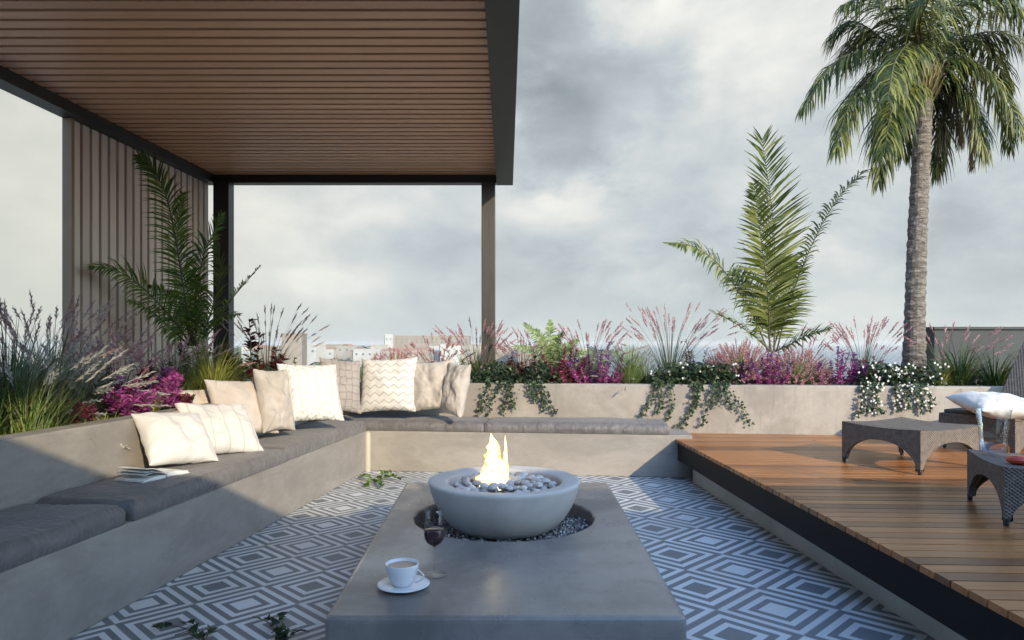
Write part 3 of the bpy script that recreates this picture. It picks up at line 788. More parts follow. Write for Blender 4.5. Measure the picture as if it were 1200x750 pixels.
# ------------------------------------------------------------------ wine glass, cup, saucer
g = P(509, 674, TH); sc_ = g.y/800
wg = thing('wine_glass', 'tall stemmed wine glass holding some red wine beside the fire bowl', 'wine glass', (g.x, g.y, TH+.001))
Hg = (674-597)*sc_; bz = (674-640)*sc_; br = 11.8*sc_
def glassprof(th=0): 
    return [(.0035, bz-.004), (br*.35, bz+.003), (br*.75, bz+.014), (br*.97, bz+.03), (br*1.02, bz+.045), (br*.98, bz+.075), (br*.92, Hg)]
outp = glassprof()
b = MB(); b.lathe([(.0004, bz-.006)]+outp+[(br*.92-.0004, Hg+.0005), (br*.92-.0010, Hg)], 48); b.build('bowl', M_glass, wg, True)
b = MB(); b.lathe([(.0004, .001), (.0155*sc_*1000*.9*.9, .001), (13.8*sc_, .0014), (13.8*sc_, .0026), (.006, .005), (.0028, .012), (.0026, bz-.015), (.0036, bz-.0066), (.0004, bz-.0062)], 40); b.build('stem_foot', M_glass, wg, True)
wl = (674-620)*sc_
b = MB()
wp = [(max(.0004, r-.0010), z+.001) for r, z in outp if z < wl-.004]
b.lathe([(.0004, bz+.001)]+wp+[(br*.99, wl-.001), (br*.99-.001, wl), (.0004, wl)], 40); b.build('wine', M_wine, wg, True)

s0 = P(473, 688, TH); k_ = s0.y/800; sr = 30.5*k_
sau = MB(); sau.lathe([(.0005, .002), (sr*.5, .001), (sr*.62, .004), (sr*.98, .0115), (sr, .013), (sr*.985, .0145), (sr*.6, .0075), (sr*.5, .0055), (.0005, .0055)], 64)
o = sau.build('saucer', M_ceramic, None, True); o.location = (s0.x, s0.y, TH+.0005); tag(o, 'round white saucer under the coffee cup', 'saucer')
cr = 19.5*k_; ch = 26*k_
cup = thing('coffee_cup', 'white coffee cup filled with milky coffee standing on its saucer', 'cup', (s0.x-.006*1, s0.y+.005, TH+.0062), R(-20))
b = MB(); b.lathe([(.0005, .002), (cr*.5, .0005), (cr*.56, .003), (cr*.78, ch*.3), (cr*.93, ch*.65), (cr*1.0, ch*.985), (cr*.99, ch), (cr*.955, ch*.985), (cr*.88, ch*.6), (cr*.7, ch*.25), (.0005, .006)], 56); b.build('cup_body', M_ceramic, cup, True)
b = MB(); b.lathe([(.0005, ch*.86), (cr*.925, ch*.86)], 40); b.build('coffee', M_coffee, cup, True)
b = MB(); pts = [(cr*.90*1+.0+math.sin(PI*t_/12)*cr*.55, 0, ch*(.82-.62*t_/12)) for t_ in range(13)]; b.tube(pts, .0028, 10); b.build('handle', M_ceramic, cup, True)

# ------------------------------------------------------------------ open book on the bench
bp_ = P(197, 562, SEAT+.098)+Vector((-.10, .035, 0))
book = thing('open_book', 'open hardback book lying on the grey bench cushion in the shade line', 'book', (bp_.x, bp_.y, SEAT+.108), R(69))
b = MB(); b.box(-.15, 0-.002, -.105, .105, 0, .003); b.box(.002, .15, -.105, .105, 0, .003); b.build('cover', M_cover, book, bevel=.001)
def pages(sgn, th, lift):
    mb = MB(); n = 10; up = []; lo = []
    for i in range(n+1):
        f = i/n; x = sgn*(.003+f*.138); up.append((x, th*(1-.35*f)+.012*math.sin(PI*min(1, f*1.3))*(.6)+lift*f)); lo.append((x, .004+lift*f*.9))
    for yy in (-.1, .1): pass
    mb.rings([[(x, -.1, z) for x, z in up]+[(x, -.1, z) for x, z in lo[::-1]], [(x, .1, z) for x, z in up]+[(x, .1, z) for x, z in lo[::-1]]], True, True, True)
    return mb
pages(1, .022, 0).build('pages', M_paper, book); pages(-1, .014, .0).build('pages', M_paper, book)
for k, (a, h_) in enumerate(((.10, .02), (.2, .032), (.33, .045))):
    mb = MB(); n = 10; th = .0012
    pt = [(-(i/n)*.135*math.cos(a), .02+math.sin(a)*(i/n)*.135+.012*math.sin(PI*i/n)) for i in range(n+1)]
    mb.rings([[(x, -.1, z+.0012) for x, z in pt]+[(x, -.1, z) for x, z in pt[::-1]], [(x, .1, z+.0012) for x, z in pt]+[(x, .1, z) for x, z in pt[::-1]]], True, True, True)
    mb.build('page', M_paper, book)

# ------------------------------------------------------------------ wicker furniture
E = Vector((.88, .47, 0)).normalized()
def arch_side(mb, p0, p1, h, thick, nrm, mx=.20, sag=.0):
    """side panel from p0 to p1 with an arched cut between two feet"""
    n = 28; L_ = (p1-p0).length; d = (p1-p0).normalized()
    outer_t, outer_b = [], []
    for i in range(n+1):
        f = i/n; x = f*L_
        a = .10*L_; bott = 0
        if a*.35 < x < L_-a*.35:
            q = (x-L_/2)/(L_/2-a*.35); bott = h*.64*(max(0, 1-abs(q)**2.3))**.62
        outer_t.append(p0+d*x+Vector((0, 0, h-sag*math.sin(PI*f)))); outer_b.append(p0+d*x+Vector((0, 0, bott)))
    inn = -nrm*thick
    ring = []
    for i in range(n):
        A, B, Cc, Dd = outer_b[i], outer_b[i+1], outer_t[i+1], outer_t[i]
        mb.face([A, B, Cc, Dd]); mb.face([A+inn, Dd+inn, Cc+inn, B+inn]); mb.face([A, A+inn, B+inn, B])
def ottoman(pos, rz, w, d, h, label, m, grp='low wicker stools'):
    r = thing('wicker_stool', label, 'stool', pos, rz, grp); z0 = .02
    b = MB(); W, Dd = w/2, d/2; c = [Vector((-W, -Dd, z0)), Vector((W, -Dd, z0)), Vector((W, Dd, z0)), Vector((-W, Dd, z0))]
    ns = [Vector((0, -1, 0)), Vector((1, 0, 0)), Vector((0, 1, 0)), Vector((-1, 0, 0))]
    for k in range(4): arch_side(b, c[k], c[(k+1) % 4], h-z0-.012, .035, ns[k], sag=.012)
    b.build('woven_frame', m, r)
    n = 14; t = MB()
    for j in range(n+1):
        for i in range(n+1):
            u, v_ = -1+2*i/n, -1+2*j/n; e = max(abs(u), abs(v_)); z = h-(0.012 if e > .999 else 0)-.014*(1-u*u)*1-.012*(1-v_*v_)*1
            z = h-.013*(1-u*u)-.013*(1-v_*v_)-(.010 if e > .999 else 0)
            t.v.append(Vector((u*W*(1 if e > .999 else .985), v_*Dd*(1 if e > .999 else .985), z)))
    for j in range(n):
        for i in range(n): a = j*(n+1)+i; t.f.append((a, a+1, a+n+2, a+n+1)); t.c.append(.5)
    t.build('woven_top', m, r, True)
    for k in range(4):
        f = MB(); x, y = c[k].x*.965, c[k].y*.965; f.lathe([(.0005, 0), (.012, 0), (.014, .035), (.0005, .036)], 12, (x, y)); f.build('foot', M_black, r)
    return r
def corner_pose(left, front, long_):
    e1 = (front-left); a = math.atan2(e1.y, e1.x); return a
lf, ff = P(988, 541, DH), P(1077, 557, DH)
a1 = math.atan2((ff-lf).y, (ff-lf).x); W1 = (ff-lf).length+.02; LONG = .66
c1 = (lf+ff)/2+Vector((-math.sin(a1), math.cos(a1), 0))*LONG/2
ottoman((c1.x, c1.y, DH+.001), a1, W1, LONG, .30, 'brown woven wicker stool standing in sunlight in the middle of the wooden deck', M_wick)
lf2, ff2 = P(1134, 586, DH), P(1176, 616, DH)
a2 = math.atan2((ff2-lf2).y, (ff2-lf2).x); W2 = (ff2-lf2).length+.02
c2 = (lf2+ff2)/2+Vector((-math.sin(a2), math.cos(a2), 0))*.62/2
ottoman((c2.x, c2.y, DH+.001), a2, W2, .62, .285, 'dark wicker side table cut by the right edge, with a red dish on it', M_wick2)

Fc = Vector((3.5, 5.6, DH+.001)); ea = math.atan2(.47, .88)
lounger = thing('wicker_lounger', 'wicker sun lounger with raised back at the right edge, carrying a white cushion', 'sun lounger', tuple(Fc), ea)
b = MB(); LW = .56; LL = 1.75
cc = [Vector((0, -LW, .02)), Vector((LL, -LW, .02)), Vector((LL, 0, .02)), Vector((0, 0, .02))]
ns = [Vector((0, -1, 0)), Vector((1, 0, 0)), Vector((0, 1, 0)), Vector((-1, 0, 0))]
for k in range(4): arch_side(b, cc[k], cc[(k+1) % 4], .245, .035, ns[k])
b.box(0, LL, -LW, 0, .266, .285); b.build('woven_base', M_wick, lounger, bevel=.004)
b = MB(); bl = .92; an = R(50)
for s0_ in (0,):
    p0 = Vector((.86, 0, .30)); dv = Vector((math.cos(an), 0, math.sin(an))); nv = Vector((-math.sin(an), 0, math.cos(an)))
    rings = []
    for q in (p0, p0+dv*bl):
        rings.append([q+Vector((0, .01, 0)), q+Vector((0, -LW-.01, 0)), q+Vector((0, -LW-.01, 0))-nv*.05, q+Vector((0, .01, 0))-nv*.05])
    b.rings(rings, True, True, True)
b.build('backrest', M_wick, lounger, bevel=.006)
b = MB(); b.box(.03, .84, -LW+.02, -.02, .286, .315); b.build('seat_pad', M_wick2, lounger, bevel=.01)
for (x, y) in ((.03, -.03), (.03, -LW+.03), (LL-.03, -.03), (LL-.03, -LW+.03)):
    f = MB(); f.lathe([(.0005, 0), (.012, 0), (.014, .035), (.0005, .036)], 12, (x, y)); f.build('foot', M_black, lounger)
o = pillow_mesh('lounger_pillow', .50, .50, .17, M_white, 31, 1.2)
o.matrix_world = Matrix.Translation(D(1166, 474, 5.30)) @ Matrix.Rotation(R(5), 4, 'Z') @ Matrix.Rotation(R(-82), 4, 'X') @ Matrix.Rotation(R(8), 4, 'Y')
tag(o, 'plump white cushion lying flat on the wicker lounger', 'cushion')
TT = DH+.286
v0 = P(1164, 530, TT); kk = v0.y/800
b = MB(); rb, rt_, hh = 17*kk, 19*kk, 50*kk
prof = [(.0005, .001), (14*kk, .001), (14*kk, hh*.3), (15*kk, hh*.6), (18*kk, hh*.97), (18.5*kk, hh)]
b.lathe(prof+[(18.5*kk-.001, hh+.001), (18.5*kk-.003, hh)], 48)
o = b.build('glass_vase', M_glass2, None, True); o.location = (v0.x, v0.y, TT+.002); tag(o, 'clear flared glass vase in front of the white lounger cushion', 'vase')
v1 = P(1194, 541, TT); kk = v1.y/800
b = MB(); b.lathe([(.0005, .001), (8*kk, .001), (12.5*kk, 3*kk), (13*kk, 6*kk), (10*kk, 9.5*kk), (4*kk, 10.5*kk), (.0005, 10.2*kk)], 40)
o = b.build('red_dish', M_red, None, True); o.location = (v1.x, v1.y, TT-.012); tag(o, 'small glossy red rounded dish on the dark wicker side table', 'dish')


# ------------------------------------------------------------------ planting
U_ = Vector((math.sin(-ANG), math.cos(ANG), 0)); V_ = Vector((math.cos(ANG), math.sin(ANG), 0))
def BP(px, l, z=SOIL):
    k = (px-600)/800; t = (l+F0.dot(U_))/(k*U_.x+U_.y); return Vector((k*t, t, z))
def LP(px, l, z=SOIL):
    k = (px-600)/800; t = (l+F0.dot(V_))/(k*V_.x+V_.y); return Vector((k*t, t, z))
def topz(p, ytop): return CAMH-(ytop-402)*p.y/800
G = random.Random(99)

def blade(mb, p, az, tilt, length, w, droop, segs=4, tipw=.08):
    d0 = Vector((math.cos(az), math.sin(az), 0)); side = Vector((-d0.y, d0.x, 0)); q = Vector(p); a = tilt
    tw = G.uniform(-.7, .7); side = (side*math.cos(tw)+d0*math.sin(tw)*.6).normalized()
    L0 = q-side*w/2; R0 = q+side*w/2; mb.r = G.random()
    for i in range(segs):
        f = (i+1)/segs; a += droop/segs*(.4+1.2*f); q = q+(d0*math.sin(a)+Vector((0, 0, math.cos(a))))*length/segs
        ww = w*(1-f**1.6)*.5+w*tipw*.5; L1 = q-side*ww; R1 = q+side*ww
        mb.face([L0, R0, R1, L1]); L0, R0 = L1, R1
    return q, (d0*math.sin(a)+Vector((0, 0, math.cos(a)))).normalized()

def spindle(mb, p, d, length, rad, n=16, hair=.028):
    """soft seed head of fine bristles"""
    a = d.orthogonal().normalized(); b2 = d.cross(a)
    for i in range(n):
        f = (i+.5)/n; th = i*2.4; r0 = a*math.cos(th)+b2*math.sin(th); prof = math.sin(PI*min(1, f*.9+.08))**.7
        q = p+d*length*f; e = q+d*hair*.9+r0*rad*prof+Vector((0, 0, -.1*rad)); s = r0.cross(d)*rad*.42*prof; mb.r = G.random()
        mb.face([q-s*.5, q+s*.5, e+s, e-s])
        mb.face([q-r0*rad*.3*prof, q+d*length/n*1.6-r0*rad*.25*prof, q+d*length/n*1.6+r0*rad*.3*prof, q+r0*rad*.3*prof])

def grass(p, H, spread, n, w, m, label, name='ornamental_grass', cat='grass clump', droop=.9, plumes=0, pm_=None, pH=None, plen=.11, prad=.012, pspread=None, group='ornamental grasses in the planters', base=.06, pdroop=.5):
    r = thing(name, label, cat, tuple(p), 0, group); b = MB()
    for i in range(n):
        a = G.uniform(0, 2*PI); rr_ = G.uniform(0, base); ln = H*G.uniform(.55, 1.15)
        blade(b, (rr_*math.cos(a), rr_*math.sin(a), -.01), a+G.uniform(-.5, .5), abs(G.gauss(0, spread*.55)), ln, w*G.uniform(.6, 1.2), droop*G.uniform(.3, 1.4), 5)
    b.build('blades', m, r)
    if plumes:
        c = MB(); st = MB(); pH = pH or H*1.2; psp = pspread or spread*.8
        for i in range(plumes):
            a = G.uniform(0, 2*PI); rr_ = G.uniform(0, base)
            ln = pH*G.uniform(.72, 1.08); q, d = blade(st, (rr_*math.cos(a), rr_*math.sin(a), 0), a, abs(G.gauss(0, psp*.55)), ln, .0042, pdroop*G.uniform(.5, 1.3), 6, .6)
            spindle(c, q-d*.01, (d+Vector((0, 0, -.10))).normalized(), plen*G.uniform(.7, 1.25), prad)
        st.build('stalks', L_stem, r); c.build('plumes', pm_, r)
    return r

def leafq(mb, p, d, n_, ln, w, fold=.0):
    d = d.normalized(); s = d.cross(n_)
    s = s.normalized() if s.length > 1e-4 else d.orthogonal().normalized(); mb.r = G.random()
    u = s.cross(d).normalized()
    mb.face([p, p+d*ln*.4+s*w*.5+u*w*fold, p+d*ln-u*w*.2, p+d*ln*.4-s*w*.5+u*w*fold])
def rv(): 
    return Vector((G.gauss(0, 1), G.gauss(0, 1), G.gauss(0, 1))).normalized()

def shrub(p, W, Dp, H, n, leaf, m, label, cat='flowering plant', name='leafy_shrub', group='leafy shrubs in the planters', spikes=9, m2=None, upright=.8, aspect=.5):
    """several upright leafy shoots, leaves set round each shoot"""
    r = thing(name, label, cat, tuple(p), 0, group); b = MB(); st = MB(); fl2 = MB(); H *= 1.12; n = int(n*1.5)
    for k in range(spikes):
        a = G.uniform(0, 2*PI); q = math.sqrt(G.random()); bx, by = q*math.cos(a)*W/2, q*math.sin(a)*Dp/2
        hh = H*(1-.45*q*q)*G.uniform(.75, 1.08); tip = Vector((bx*1.15, by*1.15, hh)); b0 = Vector((bx*.5, by*.5, 0))
        bend = Vector((G.uniform(-.03, .03), G.uniform(-.03, .03), 0))
        pts = [b0.lerp(tip, t_/4)+bend*math.sin(PI*t_/4) for t_ in range(5)]; st.tube(pts, .0035, 4)
        m_ = n//spikes
        for i in range(m_):
            f = G.uniform(.12, 1); q3 = b0.lerp(tip, f)+bend*math.sin(PI*f); az = i*2.4+G.uniform(-.5, .5)
            d = Vector((math.cos(az), math.sin(az), upright*G.uniform(.2, 1.3))); s_l = leaf*G.uniform(.6, 1.2)*(1.15-.5*f)
            tgt = fl2 if False else b
            b.mi = 1 if (m2 and f > .72) else 0
            leafq(tgt, q3+d*leaf*.12*G.random(), d, Vector((-d.x*.5, -d.y*.5, 1))+rv()*.35, s_l, s_l*aspect, .18)
    st.build('stems', L_stem, r); o = b.build('foliage', m, r)
    if m2: o.data.materials.append(m2)
    return r

def dome(p, rad, H, n, mg, mp, label, plen=.10, name='plumed_dome', group='round plumed bushes'):
    r = thing(name, label, 'bush', tuple(p), 0, group); b = MB(); c = MB()
    for i in range(n):
        a = G.uniform(0, 2*PI); t_ = math.acos(G.uniform(.05, 1)); ln = H*(math.cos(t_)**2+(rad/H*math.sin(t_))**2)**.5*G.uniform(.75, 1.02)
        q, d = blade(b, (0, 0, 0), a, t_*.9, ln-plen*.5, .006, t_*.25, 4, .5)
        spindle(c, q-d*plen*.35, d, plen*G.uniform(.7, 1.2), .013, 11, .02)
        if i % 2: blade(b, (0, 0, 0), a+1, t_, ln*.8, .007, .5, 4)
    b.build('blades', mg, r); c.build('plumes', mp, r); return r

def catmull(pts, n):
    P_ = [pts[0]*2-pts[1]]+pts+[pts[-1]*2-pts[-2]]; out = []
    for i in range(n+1):
        s = i/n*(len(pts)-1); k = min(int(s), len(pts)-2); t_ = s-k; a, b, c, d = P_[k:k+4]
        out.append(.5*((2*b)+(c-a)*t_+(2*a-5*b+4*c-d)*t_*t_+(3*b-a-3*c+d)*t_**3))
    return out
def frond(parent, pts, m, n=60, ll=.3, w=.022, nrm=(0, -.5, 1), grav=.5, fwd=(.95, .45), rad=.009, start=.12, ml=None, vee=.25, fade=1.0, org=None, shape=None):
    """feather leaf: a tapering midrib and leaflets to both sides"""
    org = org or parent.location; pp = [Vector(p)-org for p in pts]; cv = catmull(pp, n); st = MB(); lf_ = MB()
    st.tube(cv, [rad*(1-.85*i/n) for i in range(n+1)], 6); nrm = Vector(nrm).normalized()
    for i in range(n):
        f = i/n
        if f < start: continue
        t_ = (cv[i+1]-cv[i]).normalized(); nn = (nrm-t_*nrm.dot(t_)).normalized(); sd = t_.cross(nn)
        g_ = (f-start)/(1-start); env = shape(g_) if shape else math.sin(PI*min(1, .12+g_*.86))**.55*(1-.35*g_)
        for sgn in (1, -1):
            if G.random() < .03: continue
            l_ = ll*env*(G.uniform(.82, 1.1) if grav < 1 else G.uniform(.6, 1.2)); fa = fwd[0]*(1-g_)+fwd[1]*g_+G.uniform(-.1, .1)   # angle from the midrib
            d = (t_*math.cos(fa)+sd*sgn*math.sin(fa)+nn*(vee+G.uniform(-.25, .25))+rv()*(.10 if grav < 1 else .24)).normalized(); q = cv[i]+Vector((0, 0, 0)); lf_.r = G.random()
            wd = (d.cross(nn)+rv()*.25).normalized(); A, B = q-wd*w*.25, q+wd*w*.25
            for k in range(3):
                d = (d+Vector((0, 0, -grav*(k+1)*.33))).normalized(); q = q+d*l_/3; ww = w*(.5, .38, .05)[k]; A2, B2 = q-wd*ww, q+wd*ww
                lf_.face([A, B, B2, A2]); A, B = A2, B2
    fr = st.build('frond', ml or L_stem, parent); lf_.build('leaflets', m, fr); return fr

# ---- the three palms
def FP(seq, d0, d1):
    n = len(seq)-1; return [D(x, y, d0+(d1-d0)*(i/n)**1.2) for i, (x, y) in enumerate(seq)]
# young palm in the left planter, in the pergola's shade
b0 = D(226, 420, 5.75); b0.z = SOIL
pl = thing('young_palm', 'young palm with dark upright feather fronds in front of the slatted screen', 'palm', tuple(b0))
for (seq, d1, ll, nr_, gv, n_) in (
    ([(226, 405), (214, 330), (200, 250), (184, 205), (162, 182)], 5.6, .26, (.2, -1, .3), .35, 66),
    ([(224, 405), (203, 375), (168, 338), (135, 316), (106, 312)], 5.2, .25, (.1, -.7, .8), .5, 54),
    ([(229, 405), (230, 350), (240, 295), (262, 250)], 5.8, .24, (-.3, -1, .2), .35, 54),
    ([(231, 405), (252, 375), (280, 340), (306, 311)], 5.5, .12, (0, -.3, 1), .2, 46),
    ([(227, 405), (222, 350), (208, 290), (214, 225)], 6.0, .24, (.5, -1, 0), .3, 60),
    ([(222, 405), (200, 385), (178, 365), (150, 352)], 5.3, .22, (0, -.8, .8), .5, 40),
    ([(228, 405), (246, 370), (258, 320), (252, 275)], 6.1, .22, (-.6, -1, .1), .3, 50),
    ([(224, 405), (216, 372), (195, 345), (170, 335)], 6.2, .24, (.1, -.7, .7), .4, 44),
    ([(229, 405), (247, 388), (262, 372), (282, 368)], 5.3, .18, (0, -.6, .9), .4, 36),
    ([(226, 405), (232, 380), (236, 350), (228, 318)], 5.3, .22, (.1, -1, .2), .3, 44)):
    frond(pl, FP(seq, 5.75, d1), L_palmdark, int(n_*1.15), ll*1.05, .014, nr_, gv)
# young palm in the middle of the far planter
b1 = BP(905, 1.25)
pm2 = thing('young_palm', 'young palm with bright upright fronds behind the pink domes of the far planter', 'palm', tuple(b1))
dd_ = b1.y
for (seq, d1, ll, nr_, gv, n_, sh) in (
    ([(907, 412), (908, 340), (906, 260), (893, 161)], dd_-.1, .42, (.15, -1, .1), .10, 72, lambda g: (.62+.38*math.sin(PI*g*.95))*(1-.35*g**3)),
    ([(902, 412), (900, 350), (893, 290), (883, 214)], dd_-.5, .36, (-.25, -1, .1), .12, 66, None),
    ([(900, 412), (880, 365), (842, 310), (810, 289), (776, 284)], dd_-.3, .30, (.2, -.8, .9), .7, 64, lambda g: math.sin(PI*min(1, .2+g*.8))**.8*(1-.5*g)),
    ([(910, 412), (925, 355), (950, 290), (980, 235), (1012, 201)], dd_-.2, .26, (-.9, -.1, .5), .45, 60, lambda g: .95*(1-.45*g) if g < .97 else .3),
    ([(903, 412), (885, 395), (860, 378), (830, 363)], dd_-.5, .24, (0, -.5, .9), .3, 36, None),
    ([(908, 412), (925, 404), (948, 392), (975, 384)], dd_-.4, .20, (0, -.5, .9), .3, 34, None),
    ([(904, 412), (895, 370), (872, 335), (858, 318)], dd_+.2, .32, (.2, -1, .4), .3, 46, None),
    ([(906, 412), (916, 372), (925, 335), (922, 300)], dd_+.3, .32, (-.2, -1, .2), .25, 46, None)):
    frond(pm2, FP(seq, dd_, d1), L_palm, int(n_*1.25), ll*1.12, .021, nr_, gv, fwd=(1.05, .72), shape=sh)
# the tall palm
b2 = BP(1070, 1.15)
tp = thing('tall_palm', 'tall palm with ringed brown trunk and a wide drooping crown at the right', 'palm tree', tuple(b2))
dT = b2.y
tr = catmull([Vector((D(1071, 440, dT).x, dT, SOIL-.05)), D(1072, 380, dT), D(1074, 300, dT), D(1078, 215, dT), D(1082, 140, dT), D(1084, 78, dT)], 150)
b = MB(); rings = []; n = 20
for i, p in enumerate(tr):
    f = i/150; r0 = (10.8-2.6*f+(3.0*max(0, 1-f*6)))*dT/800; ph = ((i*.9) % 4)/4*1.4
    rg_ = []
    for k in range(n):
        a = 2*PI*k/n; nz = noise.noise(Vector((math.cos(a)*2.2, math.sin(a)*2.2, i*.35))); nz2 = noise.noise(Vector((math.cos(a)*5, math.sin(a)*5, i*.9)))
        rr_ = r0*(1+.10*ph+.10*nz+.07*nz2); rg_.append((p.x-b2.x+rr_*math.cos(a), p.y-b2.y+rr_*math.sin(a), p.z-b2.z+.02*nz))
    rings.append(rg_)
b.rings(rings, True, True, True); b.build('trunk', M_trunk, tp)
cseq = [
 ([(1083, 92), (1045, 62), (985, 68), (938, 130)], -.3, 0, 1), ([(1082, 96), (1040, 85), (1000, 115), (978, 178)], -.6, 0, 1),
 ([(1083, 80), (1058, 32), (1020, -5), (986, 6)], -.2, 0, 1), ([(1083, 75), (1072, 20), (1050, -40), (1020, -80)], .4, 0, 0),
 ([(1086, 75), (1105, 20), (1150, -18), (1205, -10)], .2, 0, 0), ([(1087, 88), (1125, 48), (1175, 38), (1222, 70)], -.2, 0, 1),
 ([(1087, 95), (1120, 68), (1165, 90), (1200, 158)], -.5, 0, 1), ([(1086, 80), (1120, 15), (1165, -8), (1215, 25)], -.6, 0, 1),
 ([(1084, 92), (1070, 52), (1050, 70), (1040, 118)], -1.7, 0, 2), ([(1082, 105), (1055, 95), (1038, 145), (1030, 215)], -.2, 0, 0),
 ([(1083, 105), (1062, 100), (1045, 130), (1036, 178)], -1.0, 0, 2), ([(1087, 108), (1108, 98), (1120, 130), (1126, 165)], .2, 1, 2),
 ([(1087, 104), (1112, 88), (1142, 120), (1154, 185)], -.3, 0, 0), ([(1086, 106), (1100, 105), (1106, 135), (1104, 170)], .1, 1, 2),
 ([(1085, 106), (1094, 115), (1100, 155), (1097, 203)], .3, 0, 0), ([(1083, 90), (1050, 45), (1010, 40), (985, 75)], .9, 0, 0),
 ([(1086, 76), (1092, 15), (1098, -40), (1110, -90)], -.8, 0, 1),
 ([(1084, 80), (1068, 20), (1055, -15), (1020, -30)], -1.1, 0, 1), ([(1086, 85), (1125, 45), (1160, 60), (1182, 105)], .9, 0, 0),
 ([(1084, 104), (1072, 110), (1060, 140), (1058, 180)], .6, 0, 0),
 ([(1087, 106), (1125, 105), (1140, 140), (1138, 195)], .3, 1, 0), ([(1084, 80), (1078, 30), (1088, 0), (1092, -20)], -1.6, 0, 1),
 ([(1083, 84), (1040, 50), (1000, 25), (972, 42)], .3, 0, 0), ([(1087, 84), (1130, 30), (1190, 10), (1230, 40)], .5, 0, 0), ([(1083, 95), (1050, 75), (1010, 95), (988, 150)], .6, 0, 0),
 ([(1087, 95), (1125, 70), (1172, 110), (1185, 175)], .6, 0, 0), ([(1084, 78), (1060, 10), (1030, -30), (990, -40)], .5, 0, 0)]
for (seq, off, dead, br_) in cseq:
    frond(tp, FP(seq, dT, dT+off), L_straw if dead else L_palmtop, 112, .47 if not dead else .36, .0165, (0, -.25, 1), 1.0 if not dead else 1.6, (1.0, .45), .013, .10, vee=.05,
          shape=lambda g: math.sin(PI*min(1, .16+g*.80))**.6)
b = MB()
for k in range(70):
    a = k*2.4; z = topz(tp.location, 104+20*(k/70))-SOIL; q = Vector((D(1084, 100, dT).x-b2.x+.07*math.cos(a), .07*math.sin(a), z))
    leafq(b, q, Vector((math.cos(a)*.6, math.sin(a)*.6, 1)), Vector((math.cos(a), math.sin(a), 0)), .28, .05, .1)
b.build('leaf_bases', L_straw, tp)

# ---- far planter, right of the bench corner
def gr(px, l, ytop, label, n=150, w=.007, m=None, spread=.5, plumes=0, pm_=None, ypl=None, psp=None, plen=.13, prad=.013, droop=.8, base=.07, name='ornamental_grass', left=False, pdroop=.5, z=SOIL, plu_d=None):
    p = (LP if left else BP)(px, l, z); H = topz(p, ytop)-z; pH = (topz(p, ypl)-z) if ypl else None
    return grass(p, H, spread, n, w, m or L_grass, label, name, 'grass clump', droop, plumes, pm_, pH, plen, prad, psp, base=base, pdroop=pdroop)
gr(560, 1.0, 402, 'pink plumed grass in front of the right pergola post', 260, .007, L_grass, .55, 62, L_pink, 385, .75)
gr(612, 1.3, 412, 'rosy plumed grass just right of the pergola post', 120, .006, L_grass, .5, 34, L_rose, 398, .7)
gr(690, 1.2, 410, 'pink plumed grass above the violet flowers, right of the light fern', 150, .006, L_greygrass, .5, 52, L_pink, 384, .75)
gr(785, 1.0, 395, 'tall pink plumed grass left of the pink domes, tallest of the far planter', 190, .006, L_greygrass, .42, 70, L_pink, 364, .62)
gr(1012, 1.15, 405, 'pink plumed grass left of the tall palm trunk', 180, .006, L_greygrass, .5, 58, L_pink, 383, .75)
gr(1108, 1.3, 402, 'pink plumed grass right of the tall palm trunk', 120, .006, L_greygrass, .5, 30, L_pink, 384, .7)
gr(512, 1.25, 420, 'low rosy plumed grass behind the linen cushions', 110, .006, L_grass, .6, 46, L_rose, 402, .85, .11)
gr(940, 1.5, 410, 'thin pink plumed grass between the second dome and the violet flowers', 90, .006, L_greygrass, .5, 24, L_pink, 392, .8)
gr(637, 1.6, 408, 'thin rosy plumed grass behind the light fern', 80, .006, L_grass, .5, 24, L_rose, 388, .7)
gr(737, .80, 396, 'fine bright green tuft grass with pale tips', 800, .004, L_tuft, .75, 90, L_whitep, 412, .95, .07, .010, .5)
gr(1125, .85, 392, 'long arching dark green grass right of the tall palm', 330, .011, L_dgrass, .85, droop=1.2)
gr(1165, .9, 398, 'long arching green grass against the dark parapet wall', 300, .011, L_dgrass, .9, droop=1.3)
gr(1097, .75, 420, 'lower yellow green grass at the foot of the tall palm', 180, .009, L_ygrass, .8, droop=1.3)
gr(1215, .9, 398, 'long dark grass at the right edge of the picture', 260, .011, L_dgrass, .9, droop=1.3)
def dm(px, l, ytop, rad, label, n=300, mg=None, mp=None):
    p = BP(px, l); return dome(p, rad*p.y/800, topz(p, ytop)-SOIL, n, mg or L_tuft, mp or L_rose, label)
dm(868, .95, 398, 52, 'larger rose plumed dome bush in front of the young palm', 620)
dm(932, .85, 406, 46, 'smaller rose plumed dome bush right of the young palm', 520)
dm(463, 1.0, 405, 36, 'rosy dome bush peeping over the chevron cushion', 320)
def sh(px, l, ytop, wpx, label, m, n=420, leaf=.05, left=False, m2=None, spikes=10, aspect=.5, upright=.8, cat='flowering plant', name='leafy_shrub'):
    p = (LP if left else BP)(px, l); return shrub(p, wpx*p.y/800, wpx*p.y/800*.8, topz(p, ytop)-SOIL, n, leaf, m, label, cat, name, m2=m2, spikes=spikes, aspect=aspect, upright=upright)
gr(535, .95, 412, 'green grass behind the linen cushions', 150, .007, L_ygrass, .6)
gr(757, .9, 415, 'green grass between the bright tuft and the white dotted ivy', 160, .007, L_grass, .6)
gr(960, .95, 410, 'green grass between the smaller dome and the violet bush', 160, .007, L_ygrass, .55)
gr(842, 1.15, 405, 'green grass behind the dark ivy left of the larger dome', 150, .007, L_grass, .55)
gr(672, .95, 412, 'pale green grass right of the light fern', 160, .006, L_ygrass, .5)
sh(655, .72, 408, 70, 'crimson leaved shrub left of the violet flowers', L_magred, 700, .055, spikes=12)
